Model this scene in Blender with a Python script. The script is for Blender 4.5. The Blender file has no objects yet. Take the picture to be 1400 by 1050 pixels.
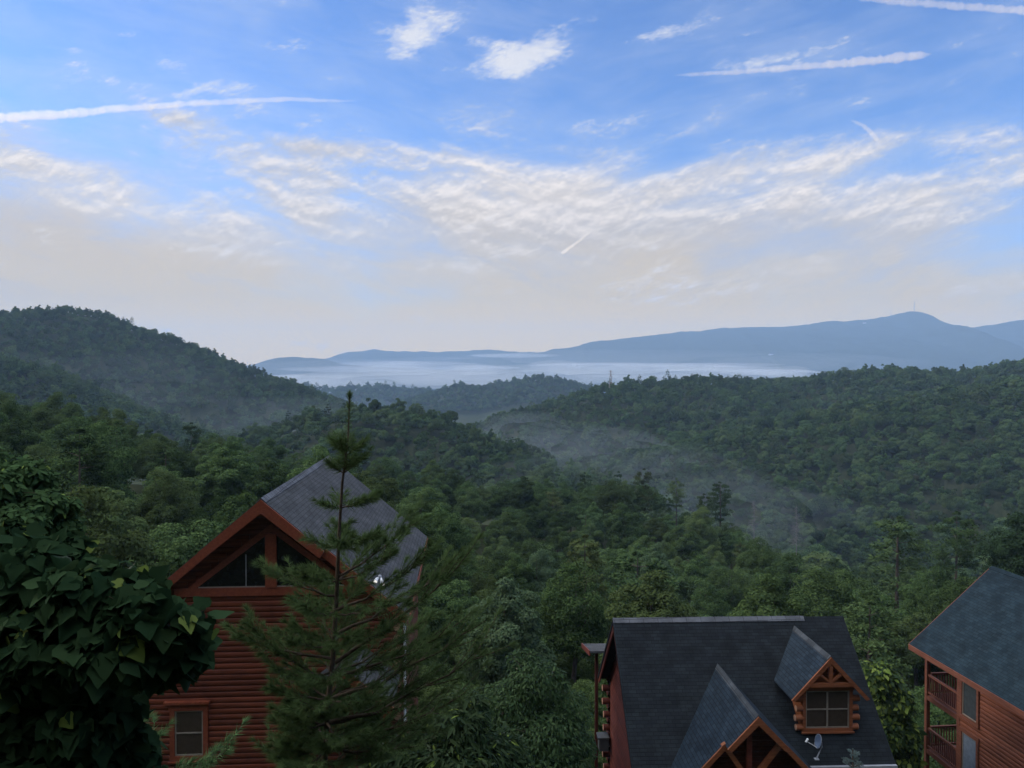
import bpy, math, random
import numpy as np
from mathutils import Vector, Matrix, Euler
R = math.radians
SC = bpy.context.scene
COL = SC.collection
rng = np.random.default_rng(7)
random.seed(7)

# ------------------------------------------------------------------ camera
F = 1052.0            # focal length in photo pixels (photo 1400 x 1050)
PITCH = 1.09          # degrees below the horizon
cam_d = bpy.data.cameras.new("camera")
cam = bpy.data.objects.new("camera", cam_d)
COL.objects.link(cam)
cam.location = (0, 0, 0)
cam.rotation_euler = (R(90 - PITCH), 0, 0)
cam_d.sensor_fit = 'HORIZONTAL'
cam_d.sensor_width = 36.0
cam_d.lens = 36.0 * F / 1400.0
cam_d.clip_start = 0.1
cam_d.clip_end = 60000
SC.camera = cam
SC.render.engine = 'CYCLES'
SC.view_settings.view_transform = 'Standard'
SC.view_settings.look = 'None'
SC.view_settings.gamma = 1.0
SC.view_settings.use_curve_mapping = False
SC.view_settings.exposure = 0.0
cy = SC.cycles
cy.max_bounces = 9; cy.diffuse_bounces = 3; cy.glossy_bounces = 2
cy.transmission_bounces = 2; cy.volume_bounces = 8; cy.transparent_max_bounces = 8
cy.use_denoising = True
cy.sample_clamp_indirect = 4.0
cy.caustics_reflective = False; cy.caustics_refractive = False

# ------------------------------------------------------------------ node helper
class X:
    """A socket with arithmetic: builds Math nodes."""
    nt = None
    def __init__(self, s): self.s = s
    @classmethod
    def m(cls, op, *a, clamp=False):
        n = cls.nt.nodes.new('ShaderNodeMath'); n.operation = op; n.use_clamp = clamp
        for i, v in enumerate(a):
            if isinstance(v, X): cls.nt.links.new(v.s, n.inputs[i])
            else: n.inputs[i].default_value = v
        return X(n.outputs[0])
    def __add__(s, o): return X.m('ADD', s, o)
    __radd__ = __add__
    def __sub__(s, o): return X.m('SUBTRACT', s, o)
    def __rsub__(s, o): return X.m('SUBTRACT', o, s)
    def __mul__(s, o): return X.m('MULTIPLY', s, o)
    __rmul__ = __mul__
    def __truediv__(s, o): return X.m('DIVIDE', s, o)
    def __rtruediv__(s, o): return X.m('DIVIDE', o, s)
    def __neg__(s): return X.m('MULTIPLY', s, -1.0)
    def __pow__(s, o): return X.m('POWER', s, o)
def ramp(v, a, b, x=0.0, y=1.0, smooth=True):
    n = X.nt.nodes.new('ShaderNodeMapRange')
    n.interpolation_type = 'SMOOTHSTEP' if smooth else 'LINEAR'
    X.nt.links.new(v.s, n.inputs['Value'])
    for k, q in (('From Min', a), ('From Max', b), ('To Min', x), ('To Max', y)): n.inputs[k].default_value = q
    return X(n.outputs['Result'])
def xyz(x, y, z):
    n = X.nt.nodes.new('ShaderNodeCombineXYZ')
    for i, v in enumerate((x, y, z)):
        if isinstance(v, X): X.nt.links.new(v.s, n.inputs[i])
        else: n.inputs[i].default_value = v
    return X(n.outputs[0])
def noise(vec, scale, detail=4, rough=0.55, dist=0.0, lac=2.0):
    n = X.nt.nodes.new('ShaderNodeTexNoise')
    X.nt.links.new(vec.s, n.inputs['Vector'])
    n.inputs['Scale'].default_value = scale; n.inputs['Detail'].default_value = detail
    n.inputs['Roughness'].default_value = rough; n.inputs['Distortion'].default_value = dist
    n.inputs['Lacunarity'].default_value = lac
    return X(n.outputs[0])
def mixc(f, a, b):
    n = X.nt.nodes.new('ShaderNodeMix'); n.data_type = 'RGBA'
    for k, v in ((0, f), (6, a), (7, b)):
        if isinstance(v, X): X.nt.links.new(v.s, n.inputs[k])
        elif k == 0: n.inputs[k].default_value = v
        else: n.inputs[k].default_value = (*v, 1)
    return X(n.outputs[2])

# ------------------------------------------------------------------ world: evening sky with high cloud
SUN_EL, SUN_AZ = 24.0, -75.0          # azimuth from +Y towards +X
SKY = 0.15
def make_world():
    w = bpy.data.worlds.new("World"); SC.world = w; w.use_nodes = True
    nt = w.node_tree; X.nt = nt
    for n in list(nt.nodes): nt.nodes.remove(n)
    out = nt.nodes.new('ShaderNodeOutputWorld'); bg = nt.nodes.new('ShaderNodeBackground')
    nt.links.new(bg.outputs[0], out.inputs[0]); bg.inputs[1].default_value = SKY
    sky = nt.nodes.new('ShaderNodeTexSky'); sky.sky_type = 'NISHITA'; sky.sun_disc = False
    sky.sun_elevation = R(SUN_EL); sky.sun_rotation = R(SUN_AZ)
    sky.altitude = 400; sky.air_density = 1.0; sky.dust_density = 0.3; sky.ozone_density = 2.5
    tc = nt.nodes.new('ShaderNodeTexCoord'); sp = nt.nodes.new('ShaderNodeSeparateXYZ')
    nt.links.new(tc.outputs['Generated'], sp.inputs[0])
    dx, dy, dz = (X(sp.outputs[i]) for i in range(3))
    front = ramp(dy, 0.05, 0.5)
    yy = X.m('MAXIMUM', dy, 0.25)
    U = dx / yy * 10.52          # hundreds of pixels right of the middle
    Vv = dz / yy * 10.52         # hundreds of pixels above the horizon
    def blob(px, py, sx, sy, amp, rot=0.0):
        cu, cv = (px - 700) / 100.0, (505 - py) / 100.0
        c, s = math.cos(R(rot)), math.sin(R(rot))
        du, dv = U - cu, Vv - cv
        a = (du * c + dv * s) / (sx / 100.0); b = (dv * c - du * s) / (sy / 100.0)
        return X.m('EXPONENT', -(a * a + b * b)) * amp
    def noise2(sx, sy, rot, scale, detail, rough, dist, off):
        c, s = math.cos(R(rot)), math.sin(R(rot))
        return noise(xyz((U * c + Vv * s) * sx, (Vv * c - U * s) * sy, off), scale, detail, rough, dist)
    big = noise2(0.5, 1.1, -8, 0.8, 3, 0.5, 0.2, 1.3)
    # ---- soft veil: low bank that thickens towards the horizon and to the left
    edge = ramp(U, -7.0, -2.0, 3.0, 1.95) + (big - 0.5) * 1.5 + blob(1120, 300, 320, 90, 0.75) + blob(700, 260, 180, 90, 0.65) - blob(1330, 330, 90, 50, 0.5)
    cov = (blob(720, 265, 130, 55, 0.60) + blob(560, 250, 120, 45, 0.36) + blob(660, 160, 85, 24, 0.34, -14) + blob(800, 300, 110, 50, 0.42)
           + blob(1080, 270, 190, 55, 0.60, 5) + blob(1030, 222, 110, 26, 0.42, 14) + blob(1190, 205, 80, 22, 0.36, 16) + blob(1300, 185, 80, 20, 0.42, 16) + blob(1385, 225, 70, 36, 0.50, 12)
           + blob(1240, 275, 120, 32, 0.5, 4) + blob(340, 212, 150, 34, 0.50, -14) + blob(440, 205, 70, 14, 0.36, -6) + blob(420, 262, 110, 50, 0.44, -30) + blob(900, 260, 90, 30, 0.34, 10)
           + blob(290, 280, 150, 36, 0.40, -8) + blob(480, 205, 60, 14, 0.22) + blob(250, 165, 60, 12, 0.30, -8)
           + blob(1150, 350, 260, 34, 0.36, 6) + blob(1340, 400, 120, 26, 0.34, 10) + blob(700, 330, 150, 40, 0.34, 6) + blob(1000, 400, 200, 24, 0.26, 6)
           + blob(860, 205, 40, 16, 0.34, 15) + blob(90, 245, 220, 45, 0.42, -20) + blob(20, 215, 120, 24, 0.25, -14) + blob(600, 215, 70, 14, 0.3, -6))
    def field(dv):
        global_v = Vv + dv
        def nz(sx, sy, rot, scale, detail, rough, dist, off):
            c, s_ = math.cos(R(rot)), math.sin(R(rot))
            return noise(xyz((U * c + global_v * s_) * sx, (global_v * c - U * s_) * sy, off), scale, detail, rough, dist)
        right = ramp(U, -0.5, 2.5)
        st = nz(0.5, 1.9, 16, 1.15, 9, 0.60, 0.35, 4.1); st2 = nz(0.6, 2.0, -14, 1.25, 9, 0.60, 0.35, 9.4)
        mixd = st * right + st2 * (1.0 - right)
        fl_ = nz(0.75, 1.7, 14, 1.9, 9, 0.66, 0.35, 2.2)
        rip = nz(1.0, 3.0, 24, 3.6, 5, 0.6, 0.6, 6.6) * ramp(big, 0.42, 0.62)
        fine = nz(0.8, 2.0, 16, 6.5, 7, 0.68, 0.25, 3.3)
        return mixd, fl_ + (fine - 0.5) * 0.75, rip
    streak, fluff, rip = field(0.0); streak_u, fluff_u, rip_u = field(0.10)
    tx = (streak - 0.5) * 1.5 + (fluff - 0.5) * 0.8 + (rip - 0.5) * 0.22
    tx_u = (streak_u - 0.5) * 1.5 + (fluff_u - 0.5) * 0.8 + (rip_u - 0.5) * 0.22
    veil = ramp(Vv - edge - (streak - 0.5) * 1.2, -1.3, 0.8, 1.0, 0.0)
    streak2 = streak
    dens = cov * 0.88 + tx
    cir = ramp(dens, 0.10, 0.80)
    lit = ramp(tx - tx_u, -0.22, 0.34)
    # ---- small high cirrus tufts
    cov2 = (blob(715, 82, 62, 24, 0.62, 20) + blob(672, 62, 34, 9, 0.42, -8) + blob(905, 48, 58, 12, 0.50, 12) + blob(565, 45, 26, 55, 0.46, -24)
            + blob(610, 40, 30, 16, 0.3, 30) + blob(500, 40, 80, 30, 0.20) + blob(180, 52, 34, 12, 0.38) + blob(105, 72, 16, 8, 0.36) + blob(232, 90, 28, 11, 0.44, -12)
            + blob(385, 68, 44, 14, 0.32, -5) + blob(110, 28, 26, 10, 0.28) + blob(790, 34, 50, 12, 0.32, 14) + blob(615, 98, 22, 8, 0.3) + blob(265, 128, 22, 9, 0.36, 25)
            + blob(340, 120, 34, 7, 0.4, 4) + blob(300, 115, 22, 6, 0.3, 8) + blob(480, 115, 40, 8, 0.24, -8) + blob(1030, 88, 110, 9, 0.3, 8))
    tuft = ramp(cov2 * 1.1 + (streak - 0.5) * 0.9 + (fluff - 0.5) * 1.0 + (rip - 0.5) * 0.4, 0.08, 0.66) * 0.85
    thin = ramp(streak * 0.8 + big * 0.5 + blob(150, 110, 420, 150, 0.14), 0.50, 0.95) * 0.27     # faint film everywhere
    # the short curved wisp and the broken contrail in the middle of the sky
    # ---- colours (display linear, divided by the strength of the background)
    k = 1.0 / SKY
    C = lambda r, g, b: (r * k, g * k, b * k)
    hs = nt.nodes.new('ShaderNodeHueSaturation'); hs.inputs['Saturation'].default_value = 1.0; hs.inputs['Value'].default_value = 1.0
    nt.links.new(sky.outputs[0], hs.inputs['Color'])
    tint = nt.nodes.new('ShaderNodeMix'); tint.data_type = 'RGBA'; tint.blend_type = 'MULTIPLY'; tint.inputs[0].default_value = 1.0
    nt.links.new(hs.outputs[0], tint.inputs[6]); tint.inputs[7].default_value = (*SKY_TINT, 1)
    base = X(tint.outputs[2])
    shade = X.m('MINIMUM', lit * 0.75 + blob(730, 250, 170, 60, 0.35) + blob(150, 265, 220, 45, 0.3, -10) + blob(1150, 250, 230, 45, 0.28, 8) - blob(1000, 330, 260, 40, 0.2), 1.0)
    cr = nt.nodes.new('ShaderNodeValToRGB'); cr.color_ramp.interpolation = 'LINEAR'
    st = [(0.0, (1.40, .86, 0.08)), (0.125, (1.25, .80, 0.10)), (0.25, (.88, .63, .22)), (0.5, (.70, .575, .40)), (0.85, (.69, .63, .54))]
    el = cr.color_ramp.elements
    for q, (t, col) in enumerate(st):
        e = el[q] if q < 2 else el.new(t)
        e.position = t; e.color = (*C(*col), 1)
    nt.links.new((Vv * 0.25).s, cr.inputs[0]); veilc = X(cr.outputs[0])
    veilc = mixc(blob(170, 268, 260, 50, 0.6, -12), veilc, C(0.86, 0.72, 0.54))
    veilc = mixc(ramp(dens + blob(700, 330, 900, 90, 0.15), 0.05, 0.6) * lit * 0.55, veilc, C(0.92, 0.78, 0.56))
    veilc = mixc(ramp(streak, 0.5, 0.32) * ramp(Vv, 0.6, 1.4) * 0.35, veilc, C(0.52, 0.50, 0.50))
    circ = mixc(shade, C(0.64, 0.575, 0.50), C(1.18, 1.05, 0.92))
    c = mixc(thin * front, base, C(0.74, 0.80, 0.90))
    c = mixc(ramp(cov + (fluff - 0.5) * 0.4, 0.0, 0.7) * front * 0.42, c, C(0.66, 0.72, 0.82))
    c = mixc(veil * 0.94, c, veilc)
    c = mixc(cir * front * 0.80, c, circ)
    c = mixc(tuft * front, c, C(0.90, 0.89, 0.90))
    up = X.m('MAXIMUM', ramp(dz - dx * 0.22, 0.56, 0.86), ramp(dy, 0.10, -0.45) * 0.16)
    c = mixc(up * 0.9, c, C(*OVERHEAD_FILL))      # added fill: unseen sky overhead and behind brightened to light the land
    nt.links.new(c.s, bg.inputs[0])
    w.cycles.sampling_method = 'MANUAL'; w.cycles.sample_map_resolution = 512
SKY_TINT = (0.76, 1.01, 1.43)
OVERHEAD_FILL = (2.4, 2.45, 2.55)  # radiance of the added fill in the unseen part of the sky
make_world()

# ------------------------------------------------------------------ sun (low, behind thin cloud)
sd = bpy.data.lights.new("sun", 'SUN'); so = bpy.data.objects.new("sun", sd); COL.objects.link(so)
sd.energy = 2.2; sd.angle = R(14); sd.color = (1.0, 0.88, 0.72)
_d = Vector((math.sin(R(SUN_AZ)) * math.cos(R(SUN_EL)), math.cos(R(SUN_AZ)) * math.cos(R(SUN_EL)), math.sin(R(SUN_EL))))
so.rotation_euler = (-_d).to_track_quat('-Z', 'Y').to_euler()

# ------------------------------------------------------------------ pixel + distance -> world (layout helper for real positions)
_cp, _sp = math.cos(R(PITCH)), math.sin(R(PITCH))
def W(px, py, D):
    """World point at depth D (metres along +Y) seen at photo pixel px, py."""
    u, v = (px - 700) / F, (525 - py) / F
    y, z = _cp + v * _sp, -_sp + v * _cp
    return Vector((u / y * D, D, z / y * D))

# ------------------------------------------------------------------ object helpers
def tag(o, label=None, cat=None, group=None, kind=None):
    for k, v in (('label', label), ('category', cat), ('group', group), ('kind', kind)):
        if v: o[k] = v
    return o
def empty(name, loc, rz=0.0):
    o = bpy.data.objects.new(name, None); COL.objects.link(o)
    o.empty_display_size = 0.3; o.location = loc; o.rotation_euler = (0, 0, rz)
    return o
def link(name, me, mat=None, parent=None, loc=None, rz=0.0, scale=None):
    o = bpy.data.objects.new(name, me); COL.objects.link(o)
    if mat is not None and not me.materials: me.materials.append(mat)
    if parent is not None: o.parent = parent
    if loc is not None: o.location = loc
    if rz: o.rotation_euler = (0, 0, rz)
    if scale is not None: o.scale = scale
    return o
def outward(V, Fc):
    """turn the faces of a closed quad mesh outwards."""
    c = V[Fc]; n = np.cross(c[:, 2] - c[:, 0], c[:, 3] - c[:, 1])
    return Fc if (n * (c.mean(1) - V.mean(0))).sum() > 0 else Fc[:, ::-1]
def np_mesh(name, V, Fc, smooth=False):
    """V (n,3), Fc (m,k): all faces with k corners."""
    V = np.asarray(V, np.float32); Fc = np.asarray(Fc, np.int32)
    me = bpy.data.meshes.new(name)
    me.vertices.add(len(V)); me.vertices.foreach_set('co', V.ravel())
    m, k = Fc.shape
    me.loops.add(m * k); me.loops.foreach_set('vertex_index', Fc.ravel())
    me.polygons.add(m)
    me.polygons.foreach_set('loop_start', np.arange(0, m * k, k, dtype=np.int32))
    me.polygons.foreach_set('loop_total', np.full(m, k, np.int32))
    if smooth: me.polygons.foreach_set('use_smooth', np.ones(m, bool))
    me.update(calc_edges=True)
    return me

class MB:
    """Collects boxes, prisms, tubes ... into ONE mesh; faces carry metre UVs along / up the surface."""
    def __init__(s): s.v, s.f, s.sm = [], [], []
    def add(s, pts, faces, smooth=False):
        b = len(s.v); s.v += [tuple(p) for p in pts]
        for f in faces: s.f.append([b + i for i in f]); s.sm.append(smooth)
    def box(s, c, d, M=None):
        x, y, z = (k / 2 for k in d); c = Vector(c)
        p = [Vector((sx * x, sy * y, sz * z)) for sz in (-1, 1) for sy in (-1, 1) for sx in (-1, 1)]
        p = [(M @ q if M else q) + c for q in p]
        s.add(p, [(0, 2, 3, 1), (4, 5, 7, 6), (0, 1, 5, 4), (1, 3, 7, 5), (3, 2, 6, 7), (2, 0, 4, 6)])
    def span(s, a, b): # box from two corners
        s.box([(i + j) / 2 for i, j in zip(a, b)], [abs(j - i) for i, j in zip(a, b)])
    def beam(s, a, b, w, h, up=(0, 0, 1), roll=0):
        """square-section bar from a to b, w across, h along `up`."""
        a, b = Vector(a), Vector(b); d = (b - a); L = d.length; d.normalize()
        u = Vector(up); side = d.cross(u)
        if side.length < 1e-4: side = d.cross(Vector((1, 0, 0)))
        side.normalize(); u = side.cross(d)
        M = Matrix((side, d, u)).transposed()
        s.box((a + b) / 2, (w, L, h), M)
    def tube(s, pts, rad, n=8, cap=True, smooth=True):
        pts = [Vector(p) for p in pts]
        if not hasattr(rad, '__len__'): rad = [rad] * len(pts)
        ring = []
        for i, p in enumerate(pts):
            t = (pts[min(i + 1, len(pts) - 1)] - pts[max(i - 1, 0)]).normalized()
            a = t.cross(Vector((0, 0, 1)) if abs(t.z) < 0.9 else Vector((0, 1, 0))).normalized(); b = t.cross(a)
            ring += [p + (a * math.cos(2 * math.pi * k / n) + b * math.sin(2 * math.pi * k / n)) * rad[i] for k in range(n)]
        fs = [(i * n + k, i * n + (k + 1) % n, (i + 1) * n + (k + 1) % n, (i + 1) * n + k) for i in range(len(pts) - 1) for k in range(n)]
        s.add(ring, fs, smooth)
        if cap:
            s.add(ring[:n], [tuple(range(n - 1, -1, -1))]); s.add(ring[-n:], [tuple(range(n))])
    def prism(s, poly, ax, t):
        """poly: list of 3D points (planar), extruded by vector t."""
        n = len(poly); t = Vector(t); a = [Vector(p) for p in poly]; b = [p + t for p in a]
        s.add(a + b, [tuple(range(n - 1, -1, -1)), tuple(range(n, 2 * n))] + [(i, (i + 1) % n, n + (i + 1) % n, n + i) for i in range(n)])
    def slab(s, a, b, c, d, th):
        """roof slab: corners a b (eave) c d (ridge), thickness th below."""
        a, b, c, d = (Vector(p) for p in (a, b, c, d)); n = (b - a).cross(d - a).normalized()
        if n.z < 0: n = -n
        lo = [p - n * th for p in (a, b, c, d)]
        s.add([a, b, c, d] + lo, [(0, 1, 2, 3), (7, 6, 5, 4), (0, 4, 5, 1), (1, 5, 6, 2), (2, 6, 7, 3), (3, 7, 4, 0)])
    def build(s, name, mat, parent=None, loc=None, rz=0.0):
        me = bpy.data.meshes.new(name); me.from_pydata(s.v, [], s.f)
        me.polygons.foreach_set('use_smooth', s.sm)
        uv = me.uv_layers.new(name='UVMap').data
        for p in me.polygons:
            n = p.normal
            if abs(n.z) > 0.98: a, b = Vector((1, 0, 0)), Vector((0, 1, 0))
            else:
                a = Vector((0, 0, 1)).cross(n).normalized(); b = n.cross(a)
            for li in p.loop_indices:
                co = me.vertices[me.loops[li].vertex_index].co
                uv[li].uv = (co.dot(a), co.dot(b))
        me.update()
        if mat is not None: me.materials.append(mat)
        o = bpy.data.objects.new(name, me); COL.objects.link(o)
        if parent is not None: o.parent = parent
        if loc is not None: o.location = loc
        if rz: o.rotation_euler = (0, 0, rz)
        return o

# ------------------------------------------------------------------ materials
def new_mat(name):
    m = bpy.data.materials.new(name); m.use_nodes = True; nt = m.node_tree; X.nt = nt
    for n in list(nt.nodes):
        if n.type != 'OUTPUT_MATERIAL': nt.nodes.remove(n)
    return m, nt, [n for n in nt.nodes if n.type == 'OUTPUT_MATERIAL'][0]
def texco(nt, which='Object'):
    n = nt.nodes.new('ShaderNodeTexCoord'); return X(n.outputs[which])
def princ(nt, out, col, rough=0.7, spec=0.3, bump=None, bstr=0.4, bdist=0.02):
    p = nt.nodes.new('ShaderNodeBsdfPrincipled')
    if isinstance(col, X): nt.links.new(col.s, p.inputs['Base Color'])
    else: p.inputs['Base Color'].default_value = (*col, 1)
    if isinstance(rough, X): nt.links.new(rough.s, p.inputs['Roughness'])
    else: p.inputs['Roughness'].default_value = rough
    p.inputs['Specular IOR Level'].default_value = spec
    if bump is not None:
        b = nt.nodes.new('ShaderNodeBump'); b.inputs['Strength'].default_value = bstr; b.inputs['Distance'].default_value = bdist
        nt.links.new(bump.s, b.inputs['Height']); nt.links.new(b.outputs[0], p.inputs['Normal'])
    nt.links.new(p.outputs[0], out.inputs['Surface'])
    return p
def leaf_mat(name, dark, light, warm, trans=0.25, gloss=0.0, big=1.0):
    """Leaves: each leaf has its own tint, each tree its own hue."""
    m, nt, out = new_mat(name)
    g = nt.nodes.new('ShaderNodeNewGeometry'); oi = nt.nodes.new('ShaderNodeObjectInfo')
    isl = X(g.outputs['Random Per Island']); rnd = X(oi.outputs['Random'])
    c = mixc(isl, dark, light)
    c = mixc(ramp(rnd, 0.45, 1.0, 0.0, 0.75, False), c, warm)
    v = ramp(X.m('FRACT', rnd * 7.31), 0, 1, 0.60, 1.42, False)
    n = nt.nodes.new('ShaderNodeMix'); n.data_type = 'RGBA'; n.blend_type = 'MULTIPLY'; n.inputs[0].default_value = 1
    nt.links.new(c.s, n.inputs[6]); cc = nt.nodes.new('ShaderNodeCombineColor')
    for i in range(3): nt.links.new(v.s, cc.inputs[i])
    nt.links.new(cc.outputs[0], n.inputs[7]); c = X(n.outputs[2])
    d = nt.nodes.new('ShaderNodeBsdfDiffuse'); t = nt.nodes.new('ShaderNodeBsdfTranslucent'); mx = nt.nodes.new('ShaderNodeMixShader')
    nt.links.new(c.s, d.inputs[0]); nt.links.new(c.s, t.inputs[0]); mx.inputs[0].default_value = trans
    nt.links.new(d.outputs[0], mx.inputs[1]); nt.links.new(t.outputs[0], mx.inputs[2]); last = mx
    if gloss > 0:
        gl = nt.nodes.new('ShaderNodeBsdfGlossy'); gl.inputs['Roughness'].default_value = 0.42; gl.inputs[0].default_value = (1, 1, 1, 1)
        fr = nt.nodes.new('ShaderNodeFresnel'); fr.inputs[0].default_value = 1.35
        m2 = nt.nodes.new('ShaderNodeMixShader'); f = X(fr.outputs[0]) * gloss
        nt.links.new(f.s, m2.inputs[0]); nt.links.new(mx.outputs[0], m2.inputs[1]); nt.links.new(gl.outputs[0], m2.inputs[2]); last = m2
    nt.links.new(last.outputs[0], out.inputs['Surface'])
    return m
def bark_mat(name, a, b):
    m, nt, out = new_mat(name); o = texco(nt)
    n = noise(o, 6, 5, 0.65); n2 = noise(o, 22, 3, 0.6)
    princ(nt, out, mixc(ramp(n * 0.6 + n2 * 0.4, 0.3, 0.7), a, b), 0.9, 0.1, n2, 0.6, 0.02)
    return m
M_LEAF = leaf_mat("broadleaf", (0.028, 0.056, 0.021), (0.084, 0.130, 0.046), (0.082, 0.110, 0.040))
M_PINE = leaf_mat("pine_foliage", (0.030, 0.058, 0.024), (0.062, 0.095, 0.036), (0.085, 0.100, 0.036), 0.12)
M_PALE = leaf_mat("pale_leaf", (0.060, 0.105, 0.055), (0.115, 0.165, 0.085), (0.12, 0.17, 0.08))
M_DARK = leaf_mat('dark_leaf', (0.014, 0.030, 0.016), (0.030, 0.056, 0.028), (0.03, 0.05, 0.024))
M_BARK = bark_mat("bark", (0.045, 0.036, 0.028), (0.13, 0.11, 0.09))

# ------------------------------------------------------------------ terrain
def vnoise(x, y, seed=0):
    xi, yi = np.floor(x).astype(np.int64), np.floor(y).astype(np.int64); fx, fy = x - xi, y - yi
    def h(a, b):
        n = (a * 374761393 + b * 668265263 + seed * 982451653) & 0xffffffff
        n = ((n ^ (n >> 13)) * 1274126177) & 0xffffffff
        return ((n ^ (n >> 16)) & 0xffff) / 65535.0
    sx, sy = fx * fx * (3 - 2 * fx), fy * fy * (3 - 2 * fy)
    return (h(xi, yi) * (1 - sx) + h(xi + 1, yi) * sx) * (1 - sy) + (h(xi, yi + 1) * (1 - sx) + h(xi + 1, yi + 1) * sx) * sy - 0.5
def fbm(x, y, s, oct=4, seed=0):
    t, a = 0, 1.0
    for i in range(oct):
        t = t + a * vnoise(x / s, y / s, seed + i * 17); s /= 2.1; a *= 0.5
    return t
# crest lines of the hills: (photo px, py, distance) of the canopy top; th = canopy height, near / far side slopes, crest rounding
HILLS = dict(
    near=dict(p=[(-260, 520, 120), (-60, 548, 135), (60, 566, 150), (130, 578, 160), (300, 596, 172), (450, 625, 185), (600, 645, 196), (700, 656, 204), (830, 660, 212),
                 (900, 674, 216), (960, 690, 220), (1020, 718, 220), (1090, 765, 210)], th=13, sn=.075, sf=.50, r=14),
    dark=dict(p=[(300, 612, 430), (340, 592, 440), (380, 576, 450), (440, 554, 460), (510, 545, 465), (570, 555, 455), (620, 580, 440), (680, 614, 410), (730, 648, 380), (790, 680, 350)], th=11, sn=.42, sf=.45, r=35),
    left=dict(p=[(-420, 490, 880), (-250, 462, 900), (-120, 440, 920), (0, 430, 930), (50, 422, 940), (95, 420, 945), (130, 424, 945), (170, 440, 940), (240, 461, 930), (300, 488, 915),
                 (350, 503, 900), (400, 524, 880), (440, 543, 850), (475, 560, 800), (530, 592, 740)], th=10, sn=.30, sf=.45, r=45),
    spur=dict(p=[(-250, 440, 560), (-100, 462, 590), (0, 486, 610), (50, 502, 610), (110, 532, 600), (160, 557, 590), (215, 580, 570), (270, 605, 540)], th=10, sn=.40, sf=.40, r=30),
    mid=dict(p=[(470, 590, 1980), (520, 565, 1950), (560, 548, 1900), (600, 533, 1860), (632, 524, 1840), (655, 527, 1830), (700, 518, 1830), (740, 513, 1830), (770, 518, 1820), (800, 527, 1810), (860, 556, 1780)], th=10, sn=.32, sf=.4, r=60),
    right=dict(p=[(600, 618, 730), (640, 590, 740), (680, 569, 760), (740, 550, 790), (780, 537, 805), (830, 524, 820), (880, 518, 840), (940, 514, 860), (1000, 517, 885), (1050, 521, 890),
                  (1100, 514, 885), (1150, 507, 875), (1200, 502, 865), (1260, 500, 855), (1320, 500, 850), (1400, 489, 850), (1500, 470, 850), (1700, 440, 850)], th=10, sn=.21, sf=.4, r=45),
    inner=dict(p=[(820, 655, 560), (860, 632, 565), (900, 612, 565), (950, 600, 570), (1000, 587, 575), (1060, 567, 585), (1130, 558, 595), (1200, 546, 595), (1300, 532, 600), (1400, 514, 605), (1550, 492, 610), (1750, 470, 610)], th=11, sn=.27, sf=.30, r=30),
    low=dict(p=[(300, 524, 2500), (380, 531, 2500), (470, 534, 2500), (500, 531, 2480), (560, 535, 2450), (610, 539, 2420), (680, 547, 2400), (800, 552, 2400)], th=9, sn=.28, sf=.35, r=90),
    ridge=dict(p=[(640, 492, 7600), (700, 486, 7500), (740, 481, 7450), (800, 469, 7400), (860, 461, 7400), (900, 456, 7400), (1000, 446, 7400), (1060, 442, 7350), (1100, 441, 7300), (1160, 438, 7250), (1200, 434, 7200),
                  (1235, 428, 7200), (1252, 427, 7200), (1268, 434, 7200), (1290, 442, 7200), (1330, 445, 7150), (1400, 440, 7150), (1550, 436, 7150), (1800, 432, 7100)], th=8, sn=.24, sf=.3, r=8),
    ridge2=dict(p=[(150, 512, 8300), (300, 498, 8300), (420, 492, 8300), (475, 481, 8300), (510, 476, 8300), (545, 481, 8300), (600, 481, 8300), (660, 479, 8300), (740, 478, 8300), (820, 480, 8300)], th=8, sn=.22, sf=.3, r=40),
    ridge3=dict(p=[(300, 515, 6500), (345, 499, 6500), (368, 491, 6500), (395, 485, 6500), (440, 489, 6450), (480, 495, 6400), (540, 500, 6400), (600, 502, 6400), (700, 505, 6400)], th=8, sn=.22, sf=.3, r=40),
)
_BR = np.array([0, 4, 10, 18, 26, 33, 45, 60, 90, 130, 200, 260, 350, 500, 1000, 2000, 3500, 5000, 12000.])
_BZ = np.array([-5.6, -6.4, -8.6, -13.2, -17.6, -21.2, -28.5, -38.5, -47.5, -52, -63, -78, -97, -106, -115, -150, -180, -185, -190.])
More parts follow.
